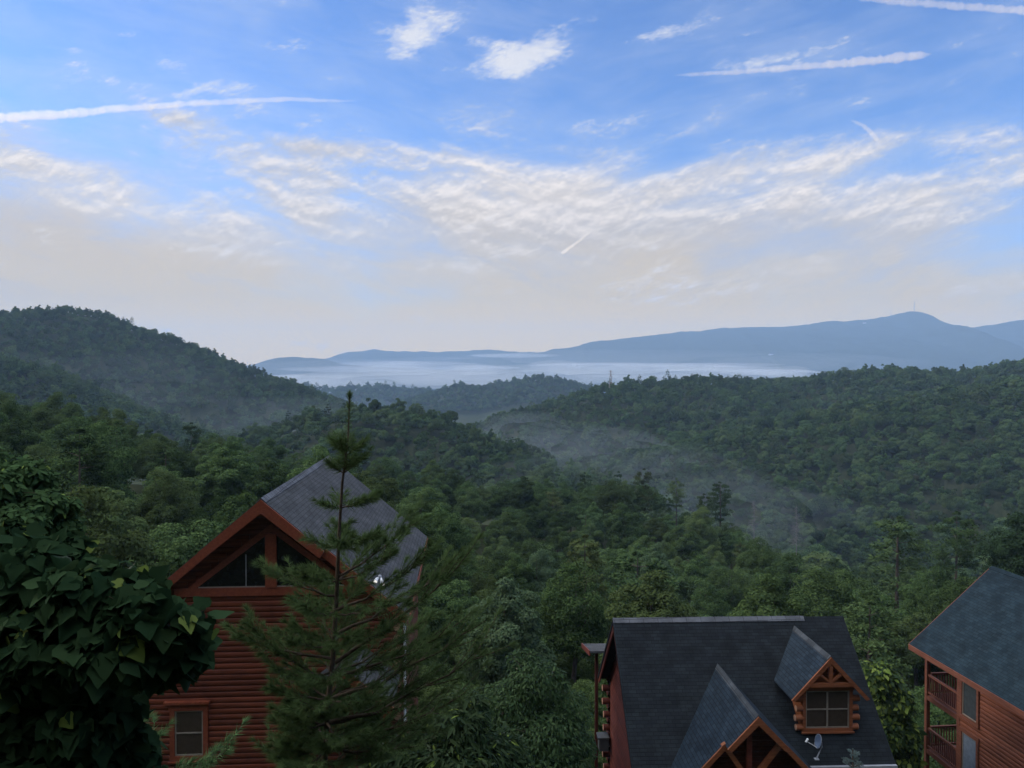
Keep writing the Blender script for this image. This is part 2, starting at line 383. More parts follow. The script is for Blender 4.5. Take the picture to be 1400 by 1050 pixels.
def height(x, y):
    x = np.asarray(x, float); y = np.asarray(y, float); r = np.hypot(x, y)
    z0 = np.interp(r, _BR, _BZ)
    az = np.degrees(np.arctan2(x, y))
    # right of the cabins the slope stays higher for longer; unseen hillside behind the camera, steepened to shade the cabins
    z0 = z0 + 12.0 * np.exp(-((r - 105) / 45.0) ** 2) * np.clip((az - 16) / 10, 0, 1) * (np.abs(az) < 100)
    back = np.clip((np.abs(az) - 75) / 50, 0, 1); back = back * back * (3 - 2 * back)
    z0 = z0 * (1 - back) + back * np.interp(r, [0, 6, 15, 60, 130, 500, 12000], [-5.6, -4.6, 2.5, 36, 75, 130, 60])
    k = 4.0
    acc = np.exp(np.clip(z0 / k, -80, 300) * 1.0)
    zs = [z0]
    for nm, h in HILLS.items():
        P = []
        for q in h['p']:
            w = W(*q); P.append((w.x, w.y, w.z - h['th']))
        P = np.array(P); best = np.full(x.shape, 1e18); hz = np.zeros(x.shape); rr = np.zeros(x.shape)
        for a, b in zip(P[:-1], P[1:]):
            ex, ey = b[0] - a[0], b[1] - a[1]
            t = np.clip(((x - a[0]) * ex + (y - a[1]) * ey) / (ex * ex + ey * ey), 0, 1)
            qx, qy = a[0] + t * ex, a[1] + t * ey; d2 = (x - qx) ** 2 + (y - qy) ** 2
            w = d2 < best; best = np.where(w, d2, best); hz = np.where(w, a[2] + t * (b[2] - a[2]), hz); rr = np.where(w, np.hypot(qx, qy), rr)
        d = np.sqrt(best); sl = np.where(r < rr, h['sn'], h['sf'])
        zs.append(hz - sl * (np.sqrt(d * d + h['r'] ** 2) - h['r']))
    Z = np.stack(zs); mx = Z.max(0)
    z = mx + k * np.log(np.exp((Z - mx) / k).sum(0))
    amp = np.interp(r, [0, 40, 120, 400, 1000, 3000, 9000], [0.0, 0.15, 0.8, 4.0, 8.0, 12.0, 34.0])
    far = np.interp(r, [0, 2500, 5500], [0, 0, 1.0])
    z = z + amp * fbm(x, y, 70 + r * 0.06, 4, 3) * (1 - 0.35 * far) + far * 46 * fbm(x, y, 420, 5, 9) * np.clip((z + 150) / 200, 0, 1)
    return z
def hz1(x, y): return float(height(np.array([x]), np.array([y]))[0])

def make_ground():
    m, nt, out = new_mat("forest_floor"); o = texco(nt)
    n = noise(o, 0.4, 6, 0.6); n2 = noise(o, 0.035, 4, 0.6)
    princ(nt, out, mixc(ramp(n * 0.6 + n2 * 0.5, 0.35, 0.75), (0.020, 0.030, 0.012), (0.050, 0.055, 0.026)), 0.95, 0.05, n, 0.5, 0.2)
    azs = np.radians(np.concatenate([np.linspace(-44, 44, 900), np.linspace(44, 316, 90)[1:-1]]))
    rs = np.concatenate([[0.0], np.geomspace(1.5, 5500, 330), np.linspace(5540, 9000, 100), np.geomspace(9100, 10800, 8)])
    A, RR = np.meshgrid(azs, rs, indexing='xy'); x, y = RR * np.sin(A), RR * np.cos(A); z = height(x, y)
    nr, na = x.shape
    V = np.stack([x, y, z], -1).reshape(-1, 3)
    i, j = np.meshgrid(np.arange(nr - 1), np.arange(na), indexing='ij'); j2 = (j + 1) % na
    Fc = np.stack([i * na + j, i * na + j2, (i + 1) * na + j2, (i + 1) * na + j], -1).reshape(-1, 4)[:, ::-1]
    me = np_mesh("ground", V, Fc, True)
    tag(link("ground", me, m), kind='structure')
    return azs[:900], rs, x[:, :900], y[:, :900], z[:, :900]
GRID = make_ground()
def make_visible():
    """Lowest height that can be seen at each azimuth / distance (with canopy)."""
    azs, rs, x, y, z = GRID
    th = np.where(rs > 60, 9.0, 0.0)[:, None]
    with np.errstate(divide='ignore', invalid='ignore'):
        e = np.where(rs[:, None] > 40, (z + th) / np.maximum(rs[:, None], 1), -9)
    m = np.maximum.accumulate(e, 0); return np.vstack([m[:1] * 0 - 9, m[:-1]])
EMAX = make_visible()
def visible(x, y, ztop, slack=0.0):
    azs, rs = GRID[0], GRID[1]; r = np.hypot(x, y); a = np.arctan2(x, y)
    ia = np.clip(np.searchsorted(azs, a), 0, len(azs) - 1); ir = np.clip(np.searchsorted(rs, r) - 2, 0, len(rs) - 1)
    return ((ztop + slack) / r > EMAX[ir, ia]) & (np.abs(a) < R(42))

# ------------------------------------------------------------------ trees
def kites(P, Nn, size, aspect, rg, fold=0.25, up=None):
    """one folded kite-shaped leaf (clump) per point, facing roughly Nn."""
    n = len(P); Nn = Nn / np.linalg.norm(Nn, axis=1, keepdims=True)
    t = rg.normal(size=(n, 3)) if up is None else up + rg.normal(size=(n, 3)) * 0.25
    t = t - (t * Nn).sum(1, keepdims=True) * Nn; t /= np.linalg.norm(t, axis=1, keepdims=True) + 1e-9
    b = np.cross(Nn, t); s = np.asarray(size).reshape(-1, 1) * np.ones((n, 1)); w = s * aspect
    V = np.stack([P - t * s * .5, P + b * w * .5 - Nn * s * fold * .3 + t * s * .08, P + t * s * .5, P - b * w * .5 - Nn * s * fold * .3 + t * s * .08], 1).reshape(-1, 3)
    return V, np.arange(4 * n).reshape(-1, 4)
def sphere_dirs(n, rg, zmin=-1.0):
    z = rg.uniform(zmin, 1, n); a = rg.uniform(0, 2 * np.pi, n); s = np.sqrt(1 - z * z)
    return np.stack([s * np.cos(a), s * np.sin(a), z], 1)
def broad_crown(seed, Rr, Hh, zc, nl, n, size, lob=(.26, .42), squash=.8, nj=.45):
    """billowy crown: leaf clumps on the shells of many lobes spread through a dome."""
    rg = np.random.default_rng(seed)
    d = sphere_dirs(nl, rg, -0.45); f = rg.uniform(.45, .86, (nl, 1)); f[: nl // 6] *= .5
    C = d * f * np.array([Rr, Rr, Hh]); C[:, 2] += zc
    C[:, :2] += rg.normal(size=(1, 2)) * Rr * .06
    lr = rg.uniform(lob[0], lob[1], nl) * Rr * (1 - .15 * np.clip(d[:, 2], 0, 1))
    k = rg.choice(nl, n, p=lr ** 2 / (lr ** 2).sum())
    out = d[k] * .55 + np.array([0, 0, .35]); u = sphere_dirs(n, rg) + out * .9; u /= np.linalg.norm(u, axis=1, keepdims=True)
    rad = lr[k, None] * np.where(rg.random((n, 1)) < .8, rg.uniform(.82, 1.12, (n, 1)), rg.uniform(.2, .85, (n, 1)))
    P = C[k] + u * rad * np.array([1, 1, squash])
    Nn = u * 1.0 + np.array([0, 0, .55]) + rg.normal(size=(n, 3)) * nj
    return kites(P, Nn, rg.uniform(.7, 1.3, n) * size, .72, rg), C, lr
def broad_tree_mesh(name, seed, Rr, Hh, top, nl, n, size, **kw):
    """crown mesh (base of the trunk at 0) and its lobe centres for limbs."""
    (V, Fc), C, lr = broad_crown(seed, Rr, Hh, top - Hh * 1.02, nl, n, size, **kw)
    return np_mesh(name, V, Fc), C
def limb_mesh(name, C, top, rbase, rg, nlimb=9):
    b = MB(); hx = rg.normal(size=2) * .25
    trunk = [(0, 0, -1.5), (hx[0] * .3, hx[1] * .3, top * .3), (hx[0], hx[1], top * .55), (hx[0] * .6, hx[1] * .6, top * .8)]
    b.tube(trunk, [rbase * 1.15, rbase, rbase * .7, rbase * .25], 7)
    for c in C[rg.choice(len(C), min(nlimb, len(C)), False)]:
        z0 = rg.uniform(.35, .62) * top; q = Vector((hx[0] * .8, hx[1] * .8, z0)); c = Vector(c)
        b.tube([q, q.lerp(c, .5) + Vector((0, 0, -.3)), c], [rbase * .42, rbase * .28, rbase * .08], 5)
    me = bpy.data.meshes.new(name); me.from_pydata(b.v, [], b.f); me.materials.append(M_BARK); return me
def pine_crown(seed, Rr, H, n, size, whorls=9, start=.35, droop=.15, pts=False):
    """conifer crown: tiers of branches with clumps of needles, gaps between tiers."""
    rg = np.random.default_rng(seed); P, N, BR = [], [], []
    per = max(1, n // (whorls * 6))
    for w in range(whorls):
        t = w / (whorls - 1); z = H * (start + (1 - start) * t ** .9)
        L0 = Rr * min(1.0, .45 + 1.6 * t) * (1 - t ** 2.2) ** .55 * (.65 + .6 * rg.random()) + .35
        for q in range(6):
            a = rg.uniform(0, 2 * np.pi); L = L0 * rg.uniform(.55, 1.15)
            s = rg.uniform(.25, 1.0, per) ** .7; side = rg.normal(size=per) * .16 * L * s
            x = np.cos(a) * s * L - np.sin(a) * side; y = np.sin(a) * s * L + np.cos(a) * side
            zz = z + s * L * (.22 - droop * s) + rg.normal(size=per) * .10 * L0 + rg.uniform(-.15, .15)
            P.append(np.stack([x, y, zz], 1)); N.append(np.tile([np.cos(a) * .4, np.sin(a) * .4, 1.0], (per, 1)) + rg.normal(size=(per, 3)) * .5)
            BR.append((np.array([0, 0, z - .1]), np.array([np.cos(a) * L * .8, np.sin(a) * L * .8, z + L * .1])))
    P, N = np.concatenate(P), np.concatenate(N)
    V, Fc = kites(P, N, rg.uniform(.7, 1.3, len(P)) * size, .5, rg)
    return V, Fc, BR
def pine_trunk(name, BR, H, r, mat=None, every=2):
    b = MB(); b.tube([(0, 0, -1.5), (.05, 0, H * .4), (0, .05, H * .75), (0, 0, H * .99)], [r * 1.1, r * .85, r * .5, r * .1], 7)
    for p, q in BR[::every]: b.tube([p, q], [r * .22, r * .06], 4)
    me = bpy.data.meshes.new(name); me.from_pydata(b.v, [], b.f); me.materials.append(mat or M_BARK); return me

# prototypes: full-detail trees (shared by every copy), medium and small ones for the far woods
HI = []
for s, (Rr, Hh, top, nl) in enumerate([(3.9, 5.6, 14, 84), (4.4, 5.2, 13, 96), (3.5, 6.2, 15, 76), (4.1, 5.8, 14.5, 110), (3.7, 5.2, 12.5, 70), (4.6, 5.6, 14, 120)]):
    me, C = broad_tree_mesh("broad_crown", 100 + s, Rr, Hh, top, nl, 24000, .21, lob=(.17, .30))
    me.materials.append(M_LEAF); HI.append((me, limb_mesh("broad_trunk", C, top, .22, np.random.default_rng(s)), top, Rr))
PI = []
for s, (Rr, H, wh, st) in enumerate([(3.2, 17, 9, .42), (2.6, 15, 10, .35), (3.6, 18, 8, .5)]):
    V, Fc, BR = pine_crown(200 + s, Rr, H, 6500, .30, wh, st)
    me = np_mesh("pine_crown", V, Fc); me.materials.append(M_PINE); PI.append((me, pine_trunk("pine_trunk", BR, H, .18), H, Rr))
def small_protos(tag_, n, size):
    out = []
    for s, (Rr, Hh, top, nl) in enumerate([(4.0, 4.6, 12, 20), (4.4, 4.2, 11.5, 26), (3.3, 5.2, 13.5, 16), (4.1, 4.8, 12.5, 30)]):
        me, C = broad_tree_mesh("wood_crown_" + tag_, 300 + s, Rr, Hh, top, nl, n, size, nj=.25); me.materials.append(M_LEAF); out.append(me)
    V, Fc, BR = pine_crown(390, 2.6, 14, n // 2, size * .9, 8, .35); me = np_mesh("wood_pine_" + tag_, V, Fc); me.materials.append(M_PINE); out.append(me)
    return out
MED = small_protos("medium", 3200, .52)
LOW = small_protos("small", 900, .95)

def add_tree(name, crown, trunk, loc, rz, sc, label, cat='tree', group=None):
    e = empty(name, loc, rz); e.scale = (sc[0], sc[1], sc[2]); tag(e, label, cat, group)
    link('crown', crown, None, e); link('trunk', trunk, None, e)
    return e
def copy_thing(o, loc, rz, sc):
    c = o.copy(); COL.objects.link(c); c.location = loc; c.rotation_euler = (0, 0, rz); c.scale = sc
    for ch in o.children:
        d = ch.copy(); COL.objects.link(d); d.parent = c
    return c

def jitter_points(rmin, rmax, azmin, azmax, sp, rg):
    """roughly even points over a polar sector."""
    n = int(.5 * (rmax ** 2 - rmin ** 2) * R(azmax - azmin) / sp ** 2 * 2.2)
    r = np.sqrt(rg.uniform(rmin ** 2, rmax ** 2, n)); a = np.radians(rg.uniform(azmin, azmax, n))
    x, y = r * np.sin(a), r * np.cos(a)
    cell = {}; keep = []
    for i in range(n):
        k = (int(x[i] // sp), int(y[i] // sp)); ok = True
        for dx in (-1, 0, 1):
            for dy in (-1, 0, 1):
                for j in cell.get((k[0] + dx, k[1] + dy), ()):
                    if (x[i] - x[j]) ** 2 + (y[i] - y[j]) ** 2 < (sp * .86) ** 2: ok = False; break
                if not ok: break
            if not ok: break
        if ok: cell.setdefault(k, []).append(i); keep.append(i)
    return x[keep], y[keep]

def wood(name, label, cat, protos, x, y, z, sc, var, rot):
    """one far-off wood that reads as a single mass."""
    n = len(x); me = bpy.data.meshes.new(name); me.vertices.add(n)
    me.vertices.foreach_set('co', np.stack([x, y, z], 1).astype(np.float32).ravel())
    for nm, ty, dat in (('scl', 'FLOAT_VECTOR', sc.astype(np.float32).ravel()), ('rot', 'FLOAT_VECTOR', np.stack([rot * 0, rot * 0, rot], 1).astype(np.float32).ravel()), ('var', 'INT', var.astype(np.int32))):
        at = me.attributes.new(nm, ty, 'POINT'); at.data.foreach_set('vector' if 'VECTOR' in ty else 'value', dat)
    ng = bpy.data.node_groups.new(name, 'GeometryNodeTree')
    ng.interface.new_socket('Geometry', in_out='INPUT', socket_type='NodeSocketGeometry'); ng.interface.new_socket('Geometry', in_out='OUTPUT', socket_type='NodeSocketGeometry')
    N = ng.nodes.new; L = ng.links.new
    gi, go, ip, jn = N('NodeGroupInput'), N('NodeGroupOutput'), N('GeometryNodeInstanceOnPoints'), N('GeometryNodeJoinGeometry')
    L(gi.outputs[0], ip.inputs['Points'])
    for pm in reversed(protos):
        ob = PROTO_OBS.get(pm.name)
        if ob is None: ob = PROTO_OBS[pm.name] = bpy.data.objects.new(pm.name, pm)
        oi = N('GeometryNodeObjectInfo'); oi.inputs['Object'].default_value = ob; oi.inputs['As Instance'].default_value = False
        ti = N('GeometryNodeGeometryToInstance'); L(oi.outputs['Geometry'], ti.inputs[0]); L(ti.outputs[0], jn.inputs[0])
    L(jn.outputs[0], ip.inputs['Instance']); ip.inputs['Pick Instance'].default_value = True
    for nm, ty, sk in (('var', 'INT', 'Instance Index'), ('rot', 'FLOAT_VECTOR', 'Rotation'), ('scl', 'FLOAT_VECTOR', 'Scale')):
        a = N('GeometryNodeInputNamedAttribute'); a.data_type = ty; a.inputs['Name'].default_value = nm
        L(next(o for o in a.outputs if o.enabled and o.name == 'Attribute'), ip.inputs[sk])
    L(ip.outputs[0], go.inputs[0])
    o = bpy.data.objects.new(name, me); COL.objects.link(o); md = o.modifiers.new('trees', 'NODES'); md.node_group = ng
    tag(o, label, cat, None, 'stuff')
    return o
PROTO_OBS = {}
def grow(name, label, rmin, rmax, a0, a1, sp, protos, sc0, pine=.12, keep=None, seed=0, sink=2.6, slack=2.0):
    rg = np.random.default_rng(500 + seed); x, y = jitter_points(rmin, rmax, a0, a1, sp, rg); z = height(x, y)
    m = visible(x, y, z + 13 * sc0, slack)
    if keep is not None: m &= keep(x, y, z)
    x, y, z = x[m], y[m], z[m]; n = len(x)
    s = sc0 * np.clip(rg.normal(1, .24, n), .55, 1.6); clump = vnoise(x / 60, y / 60, 5)
    var = np.where(rg.random(n) < np.clip(pine * .6 + clump * .35, .01, .4), 4, rg.integers(0, 4, n))
    sc = np.stack([s * rg.uniform(.88, 1.15, n), s * rg.uniform(.88, 1.15, n), s * rg.uniform(.85, 1.2, n)], 1)
    return wood(name, label, 'wood', protos, x, y, z - sink, sc, var, rg.uniform(0, 6.28, n))
# which hill a point belongs to, by distance band
grow('forest', 'hazy wood covering the big rounded hill on the left', 640, 1300, -42, -8, 5.7, LOW, .84, .05, seed=1)
grow('forest', 'paler wood on the low spur in front of the big rounded hill', 480, 800, -42, -17, 5.5, LOW, .82, .05, seed=2)
grow('forest', 'dark wood covering the small rounded hill in the middle', 335, 560, -22, 6.5, 5.4, MED, .86, .12, seed=3, keep=lambda x, y, z: (np.degrees(np.arctan2(x, y)) < 3.2) | (np.hypot(x, y) < 440))
grow('forest', 'wood covering the long hill on the right up to its crest', 640, 1200, -6, 42, 5.8, LOW, .88, .12, seed=4)
grow('forest', 'misty wood filling the valley below the right hill', 440, 640, 1.5, 42, 5.8, MED, .94, .15, seed=5, keep=lambda x, y, z: np.degrees(np.arctan2(x, y)) > np.interp(np.hypot(x, y), [440, 560, 640], [6.0, 3.0, 1.5]))
grow('forest', 'wood at the valley head behind the near treeline', 265, 440, 5, 42, 6.0, MED, 1.05, .22, seed=6, keep=lambda x, y, z: (np.degrees(np.arctan2(x, y)) > 6.5) | (np.hypot(x, y) < 335))
grow('forest', 'bluish wood on the little double-humped hill before the fog', 1640, 2180, -14, 12, 8.5, LOW, 1.2, .1, seed=7)
grow('forest', 'faint wood on the low hills at the edge of the fog', 2200, 2700, -20, 8, 15, LOW, 1.9, .05, seed=8, slack=6)

# ------------------------------------------------------------------ the near wooded slope: every tree its own object
def frame_px(x, y, z):
    d = y * _cp - z * _sp; return 700 + F * x / d, 525 - F * (z * _cp + y * _sp) / d
FOOT = [(-15.5, 22, -1.5, 41), (1.5, 21, 16.5, 41), (16.5, 14, 34, 42)]       # ground kept clear for the cabins
def clear(x, y, pad=3.0): return not any(a - pad < x < c + pad and b - pad < y < d + pad for a, b, c, d in FOOT)
SPECIAL = []          # (x, y) of hand-placed trees, so that the scatter leaves them room
def special(kind, px, py, D, h, w, label, rz=None, cat='tree'):
    """a tree whose top is at photo px, py at depth D, h tall, crown w wide."""
    p = W(px, py, D); crown, trunk, H0, R0 = (HI if kind in 'bpd' else PI)[special.n % (6 if kind in 'bpd' else 3)]
    special.n += 1
    if kind in 'pd':
        crown = crown.copy(); crown.materials.clear(); crown.materials.append(M_PALE if kind == 'p' else M_DARK)
    e = add_tree('broadleaf_tree' if kind in 'bpd' else 'pine_tree', crown, trunk, (p.x, p.y, p.z - h), special.n * 1.7 if rz is None else rz,
                 (w / 2 / R0, w / 2 / R0, h / H0), label, cat)
    SPECIAL.append((p.x, p.y)); return e
special.n = 0
special('b', 82, 528, 138, 18, 9.5, 'tall round-topped broadleaf tree rising above the left treeline')
special('b', 12, 540, 120, 17, 8, 'tree at the left edge, level with the treeline before the big hill')
special('p', 897, 738, 92, 13, 5.2, 'slim pale grey-green tree in the dark canopy above the dormer cabin')
special('i', 872, 758, 70, 16, 8.8, 'spreading olive-green pine just behind the left end of the dark roof ridge')
special('i', 1228, 708, 120, 19, 9.5, 'flat-topped olive pine left of its twin above the far right roof')
special('i', 1308, 702, 112, 19, 10.0, 'flat-topped olive pine at the right, nearer the big blue-green roof')
special('d', 1392, 690, 92, 17, 9, 'very dark tree cut off by the right edge of the view')
special('b', 1128, 764, 78, 14, 9.5, 'bright green rounded tree behind the right end of the dark ridge')
special('p', 690, 776, 47, 13, 6.0, 'grey-green tree with pale twigs right of the red gable cabin')
special('p', 738, 742, 80, 13, 5.0, 'pale narrow tree standing in the dark woods right of the slate roof')
special('i', 985, 660, 205, 15, 7.5, 'dark pine standing out at the right end of the near treeline')
special('i', 925, 655, 212, 15, 7.0, 'dark pine on the near treeline above the dormer cabin')

def near_trees():
    rg = np.random.default_rng(77); x, y = jitter_points(31, 268, -41, 41, 6.7, rg)
    z = height(x, y); r = np.hypot(x, y); az = np.degrees(np.arctan2(x, y))
    m = visible(x, y, z + 14, 3.0) & ~((r > 225) & (az > 9.5))
    for sx, sy in SPECIAL: m &= (x - sx) ** 2 + (y - sy) ** 2 > 5.0 ** 2
    m &= np.array([clear(a, b) for a, b in zip(x, y)])
    x, y, z, r, az = x[m], y[m], z[m], r[m], az[m]; n = len(x)
    cl = vnoise(x / 35, y / 35, 11); pine = rg.random(n) < np.clip(.05 + cl * .35 + (az > 8) * .10, .01, .5)
    px, py = frame_px(x, y, z + 12); inside = (px > -40) & (px < 1440)
    order = np.argsort(np.where(inside, r, r + 1000))
    left = []; count = 0; protos = {}
    zones = [(240, 'left of the red gable cabin'), (560, 'behind the red gable cabin'), (820, 'between red cabin and dormer cabin'),
             (1180, 'behind the dormer cabin'), (9999, 'behind the cabin with balconies')]
    for i in order:
        if count >= 288 or not inside[i]: left.append(i); continue
        count += 1
        zone = next(t for q, t in zones if px[i] < q); band = 'nearest rows' if r[i] < 80 else 'middle rows' if r[i] < 130 else 'far rows'
        if pine[i]: k, nm, lab, grp = PI[rg.integers(3)], 'pine_tree', 'dark pine in the woods %s, %s' % (zone, band), 'pines ' + zone + ', ' + band
        else: k, nm, lab, grp = HI[rg.integers(6)], 'broadleaf_tree', 'broadleaf tree in the woods %s, %s' % (zone, band), 'broadleaf trees ' + zone + ', ' + band
        s = rg.uniform(.74, 1.16); sc = (s * rg.uniform(.85, 1.1), s * rg.uniform(.85, 1.1), s * rg.uniform(.84, 1.12))
        if pine[i]: sc = (sc[0] * .95, sc[1] * .95, sc[2] * .86)
        loc, rz = (x[i], y[i], z[i] - .3), rg.uniform(0, 6.28)
        key = k[0].name
        if key in protos: e = copy_thing(protos[key], loc, rz, sc)
        else: e = protos[key] = add_tree(nm, k[0], k[1], loc, rz, sc, '', 'tree')
        tag(e, lab, 'tree', grp)
    left = np.array(left); s = rg.uniform(.78, 1.12, len(left))
    var = np.where(pine[left], 6 + rg.integers(0, 3, len(left)), rg.integers(0, 6, len(left)))
    # the rest of the near slope, and unseen trees added behind the viewpoint to block sky light
    bx, by = jitter_points(9, 90, 118, 242, 6.0, rg); bz = height(bx, by); nb = len(bx)
    X_, Y_, Z_ = np.concatenate([x[left], bx]), np.concatenate([y[left], by]), np.concatenate([z[left], bz]) - .3
    s = np.concatenate([s, rg.uniform(.9, 1.3, nb)]); var = np.concatenate([var, rg.integers(0, 6, nb)])
    wood('forest', 'farthest treetops of the near slope along its crest, plus unseen shading trees added behind the viewpoint', 'wood', [h[0] for h in HI] + [p[0] for p in PI], X_, Y_, Z_, np.stack([s, s, s], 1), var, rg.uniform(0, 6.28, len(s)))
    print('near trees', n, 'single', count)
near_trees()

def undergrowth():
    rg = np.random.default_rng(91); x, y = jitter_points(27, 125, -41, 41, 2.3, rg); z = height(x, y); r = np.hypot(x, y)
    m = np.array([clear(a, b, -.4) for a, b in zip(x, y)]) & (rg.random(len(x)) < np.interp(r, [27, 60, 125], [1, .9, .45]))
    s = rg.uniform(.28, .62, len(x)); px, py = frame_px(x, y, z + s * 8.5)
    lim = np.interp(px, [0, 560, 600, 810, 830, 1250, 1400], [1000, 1000, 900, 930, 1085, 1085, 1085])
    m &= (r > 45) | (py > lim) | ((px > 1188) & (px < 1238) & (r > 38) & (py > 960)); x, y, z, s = x[m], y[m], z[m], s[m]; n = len(x)
    wood('undergrowth', 'dark leafy undergrowth covering the slope between the cabins', 'undergrowth', [h[0] for h in HI[:4]], x, y, z - s * 5.0, np.stack([s * 1.1, s * 1.1, s * rg.uniform(.8, 1.3, n)], 1), rg.integers(0, 4, n), rg.uniform(0, 6.28, n))
undergrowth()

# ------------------------------------------------------------------ cabin materials
def shingle_mat(name, a, b, gap, w=.30, h=.145):
    m, nt, out = new_mat(name); uv = texco(nt, 'UV')
    br = nt.nodes.new('ShaderNodeTexBrick'); nt.links.new(uv.s, br.inputs['Vector'])
    br.inputs['Scale'].default_value = 1.0; br.inputs['Brick Width'].default_value = w; br.inputs['Row Height'].default_value = h
    br.inputs['Mortar Size'].default_value = .012; br.inputs['Mortar Smooth'].default_value = .3; br.inputs['Bias'].default_value = 0
    br.offset = .37; br.squash = 1.0
    br.inputs['Color1'].default_value = (*a, 1); br.inputs['Color2'].default_value = (*b, 1); br.inputs['Mortar'].default_value = (*gap, 1)
    sp = nt.nodes.new('ShaderNodeSeparateXYZ'); nt.links.new(uv.s, sp.inputs[0]); v = X(sp.outputs[1])
    row = X.m('FRACT', v / h); lip = ramp(row, 0.0, .22, .55, 1.0)                 # butt edge of each course
    n = noise(uv, 1.3, 5, .6); n2 = noise(uv, 60, 2, .6)
    mul = nt.nodes.new('ShaderNodeMix'); mul.data_type = 'RGBA'; mul.blend_type = 'MULTIPLY'; mul.inputs[0].default_value = 1
    nt.links.new(br.outputs[0], mul.inputs[6]); f = ramp(n * .7 + n2 * .3, .3, .7, .62, 1.36)
    cc = nt.nodes.new('ShaderNodeCombineColor')
    for i in range(3): nt.links.new(f.s, cc.inputs[i])
    nt.links.new(cc.outputs[0], mul.inputs[7])
    bump = (1.0 - X(br.outputs[1])) * .5 + row * -.9 + n2 * .25
    princ(nt, out, X(mul.outputs[2]), .88, .15, bump, .45, .012)
    return m
def wood_mat(name, a, b, dark, rough=.62, spec=.2, axis=0, course=0):
    """stained timber: grain along `axis` of the object."""
    m, nt, out = new_mat(name); o = texco(nt)
    mp = nt.nodes.new('ShaderNodeMapping'); nt.links.new(o.s, mp.inputs[0]); sc = [9, 9, 9]; sc[axis] = .7; mp.inputs['Scale'].default_value = sc
    g = noise(X(mp.outputs[0]), 1.6, 6, .62, .6); n = noise(o, .9, 4, .6); n3 = noise(o, 3.7, 3, .5)
    c = mixc(ramp(g, .32, .7), a, b); c = mixc(ramp(n * .6 + n3 * .4, .52, .72) * .6, c, dark)
    if course:      # every log took the stain a little differently
        sp = nt.nodes.new('ShaderNodeSeparateXYZ'); nt.links.new(o.s, sp.inputs[0]); row = X.m('FLOOR', X(sp.outputs[2]) / course)
        wn = nt.nodes.new('ShaderNodeTexWhiteNoise'); wn.noise_dimensions = '1D'; nt.links.new(row.s, wn.inputs['W']); v = ramp(X(wn.outputs[0]), 0, 1, .72, 1.25, False)
        mu = nt.nodes.new('ShaderNodeMix'); mu.data_type = 'RGBA'; mu.blend_type = 'MULTIPLY'; mu.inputs[0].default_value = 1; nt.links.new(c.s, mu.inputs[6])
        cc = nt.nodes.new('ShaderNodeCombineColor')
        for i in range(3): nt.links.new(v.s, cc.inputs[i])
        nt.links.new(cc.outputs[0], mu.inputs[7]); c = X(mu.outputs[2])
    princ(nt, out, c, rough, spec, g, .5, .015); return m
M_LOG = wood_mat("red_log_siding", (.088, .021, .010), (.142, .035, .016), (.048, .012, .008), course=.19)
M_TRIM = wood_mat("red_brown_trim", (.150, .036, .018), (.215, .056, .027), (.085, .024, .013), axis=1)
M_LOG2 = wood_mat("brown_red_log", (.085, .020, .014), (.130, .034, .022), (.048, .014, .010), axis=1, course=.19)
M_LOG3 = wood_mat("cedar_log_siding", (.150, .050, .028), (.215, .078, .044), (.090, .032, .019), axis=1, course=.185)
M_TRIM3 = wood_mat("cedar_trim", (.120, .044, .028), (.175, .068, .042), (.070, .030, .020), axis=1)
M_ORANGE = wood_mat("orange_pine_trim", (.170, .056, .024), (.250, .088, .038), (.110, .036, .016), axis=0)
M_ENDS = wood_mat("log_end_grain", (.30, .165, .105), (.42, .25, .17), (.18, .085, .05), rough=.8)
M_SLATE = shingle_mat("slate_grey_shingles", (.050, .053, .056), (.064, .067, .071), (.031, .032, .035))
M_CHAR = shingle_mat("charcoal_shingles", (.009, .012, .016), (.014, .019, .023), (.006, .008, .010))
M_BLUE = shingle_mat("blue_green_shingles", (.009, .020, .029), (.015, .029, .039), (.007, .013, .018))
def flat_mat(name, col, rough=.5, spec=.4, metal=0):
    m, nt, out = new_mat(name); o = texco(nt); n = noise(o, 5, 4, .6)
    p = princ(nt, out, mixc(ramp(n, .3, .7), tuple(k * .85 for k in col), tuple(min(1, k * 1.1) for k in col)), rough, spec); p.inputs['Metallic'].default_value = metal; return m
M_GLASS = flat_mat("dark_window_glass", (.005, .006, .007), .08, .22)
M_BLIND = flat_mat("brown_blind_behind_glass", (.048, .035, .028), .15, .35)
M_SKYGLASS = flat_mat("sky_reflection_glass", (.16, .20, .26), .04, 1.0)  # pale blue sky reflection painted into the pane colour
M_WHITE = flat_mat("white_paint", (.75, .76, .78), .45)
M_METAL = flat_mat("grey_gutter_metal", (.30, .32, .36), .4, .5)
M_GREYP = flat_mat("pale_blue_grey_dish_paint", (.09, .13, .21), .4, .5)
M_CAP_DIM = shingle_mat('dim_ridge_cap_shingles', (.035, .042, .050), (.055, .063, .072), (.02, .023, .028), .6, .25)  # same caps painted darker, for small ridges that catch less light
M_GREYBOX = flat_mat('dark_grey_metal', (.06, .065, .07), .6)
M_CAP_LIT = shingle_mat("lit_ridge_cap_shingles", (.085, .092, .105), (.12, .128, .145), (.045, .048, .055), .6, .25)  # light on the ridge painted in: caps paler than the roof
M_FOUND = flat_mat("foundation_block", (.16, .15, .14), .9)
def lamp_mat(name, col, e):
    m, nt, out = new_mat(name); em = nt.nodes.new('ShaderNodeEmission'); em.inputs[0].default_value = (*col, 1); em.inputs[1].default_value = e
    nt.links.new(em.outputs[0], out.inputs[0]); return m
M_LAMP = lamp_mat("lit_lamp_glass", (1, .97, .9), 1.5)

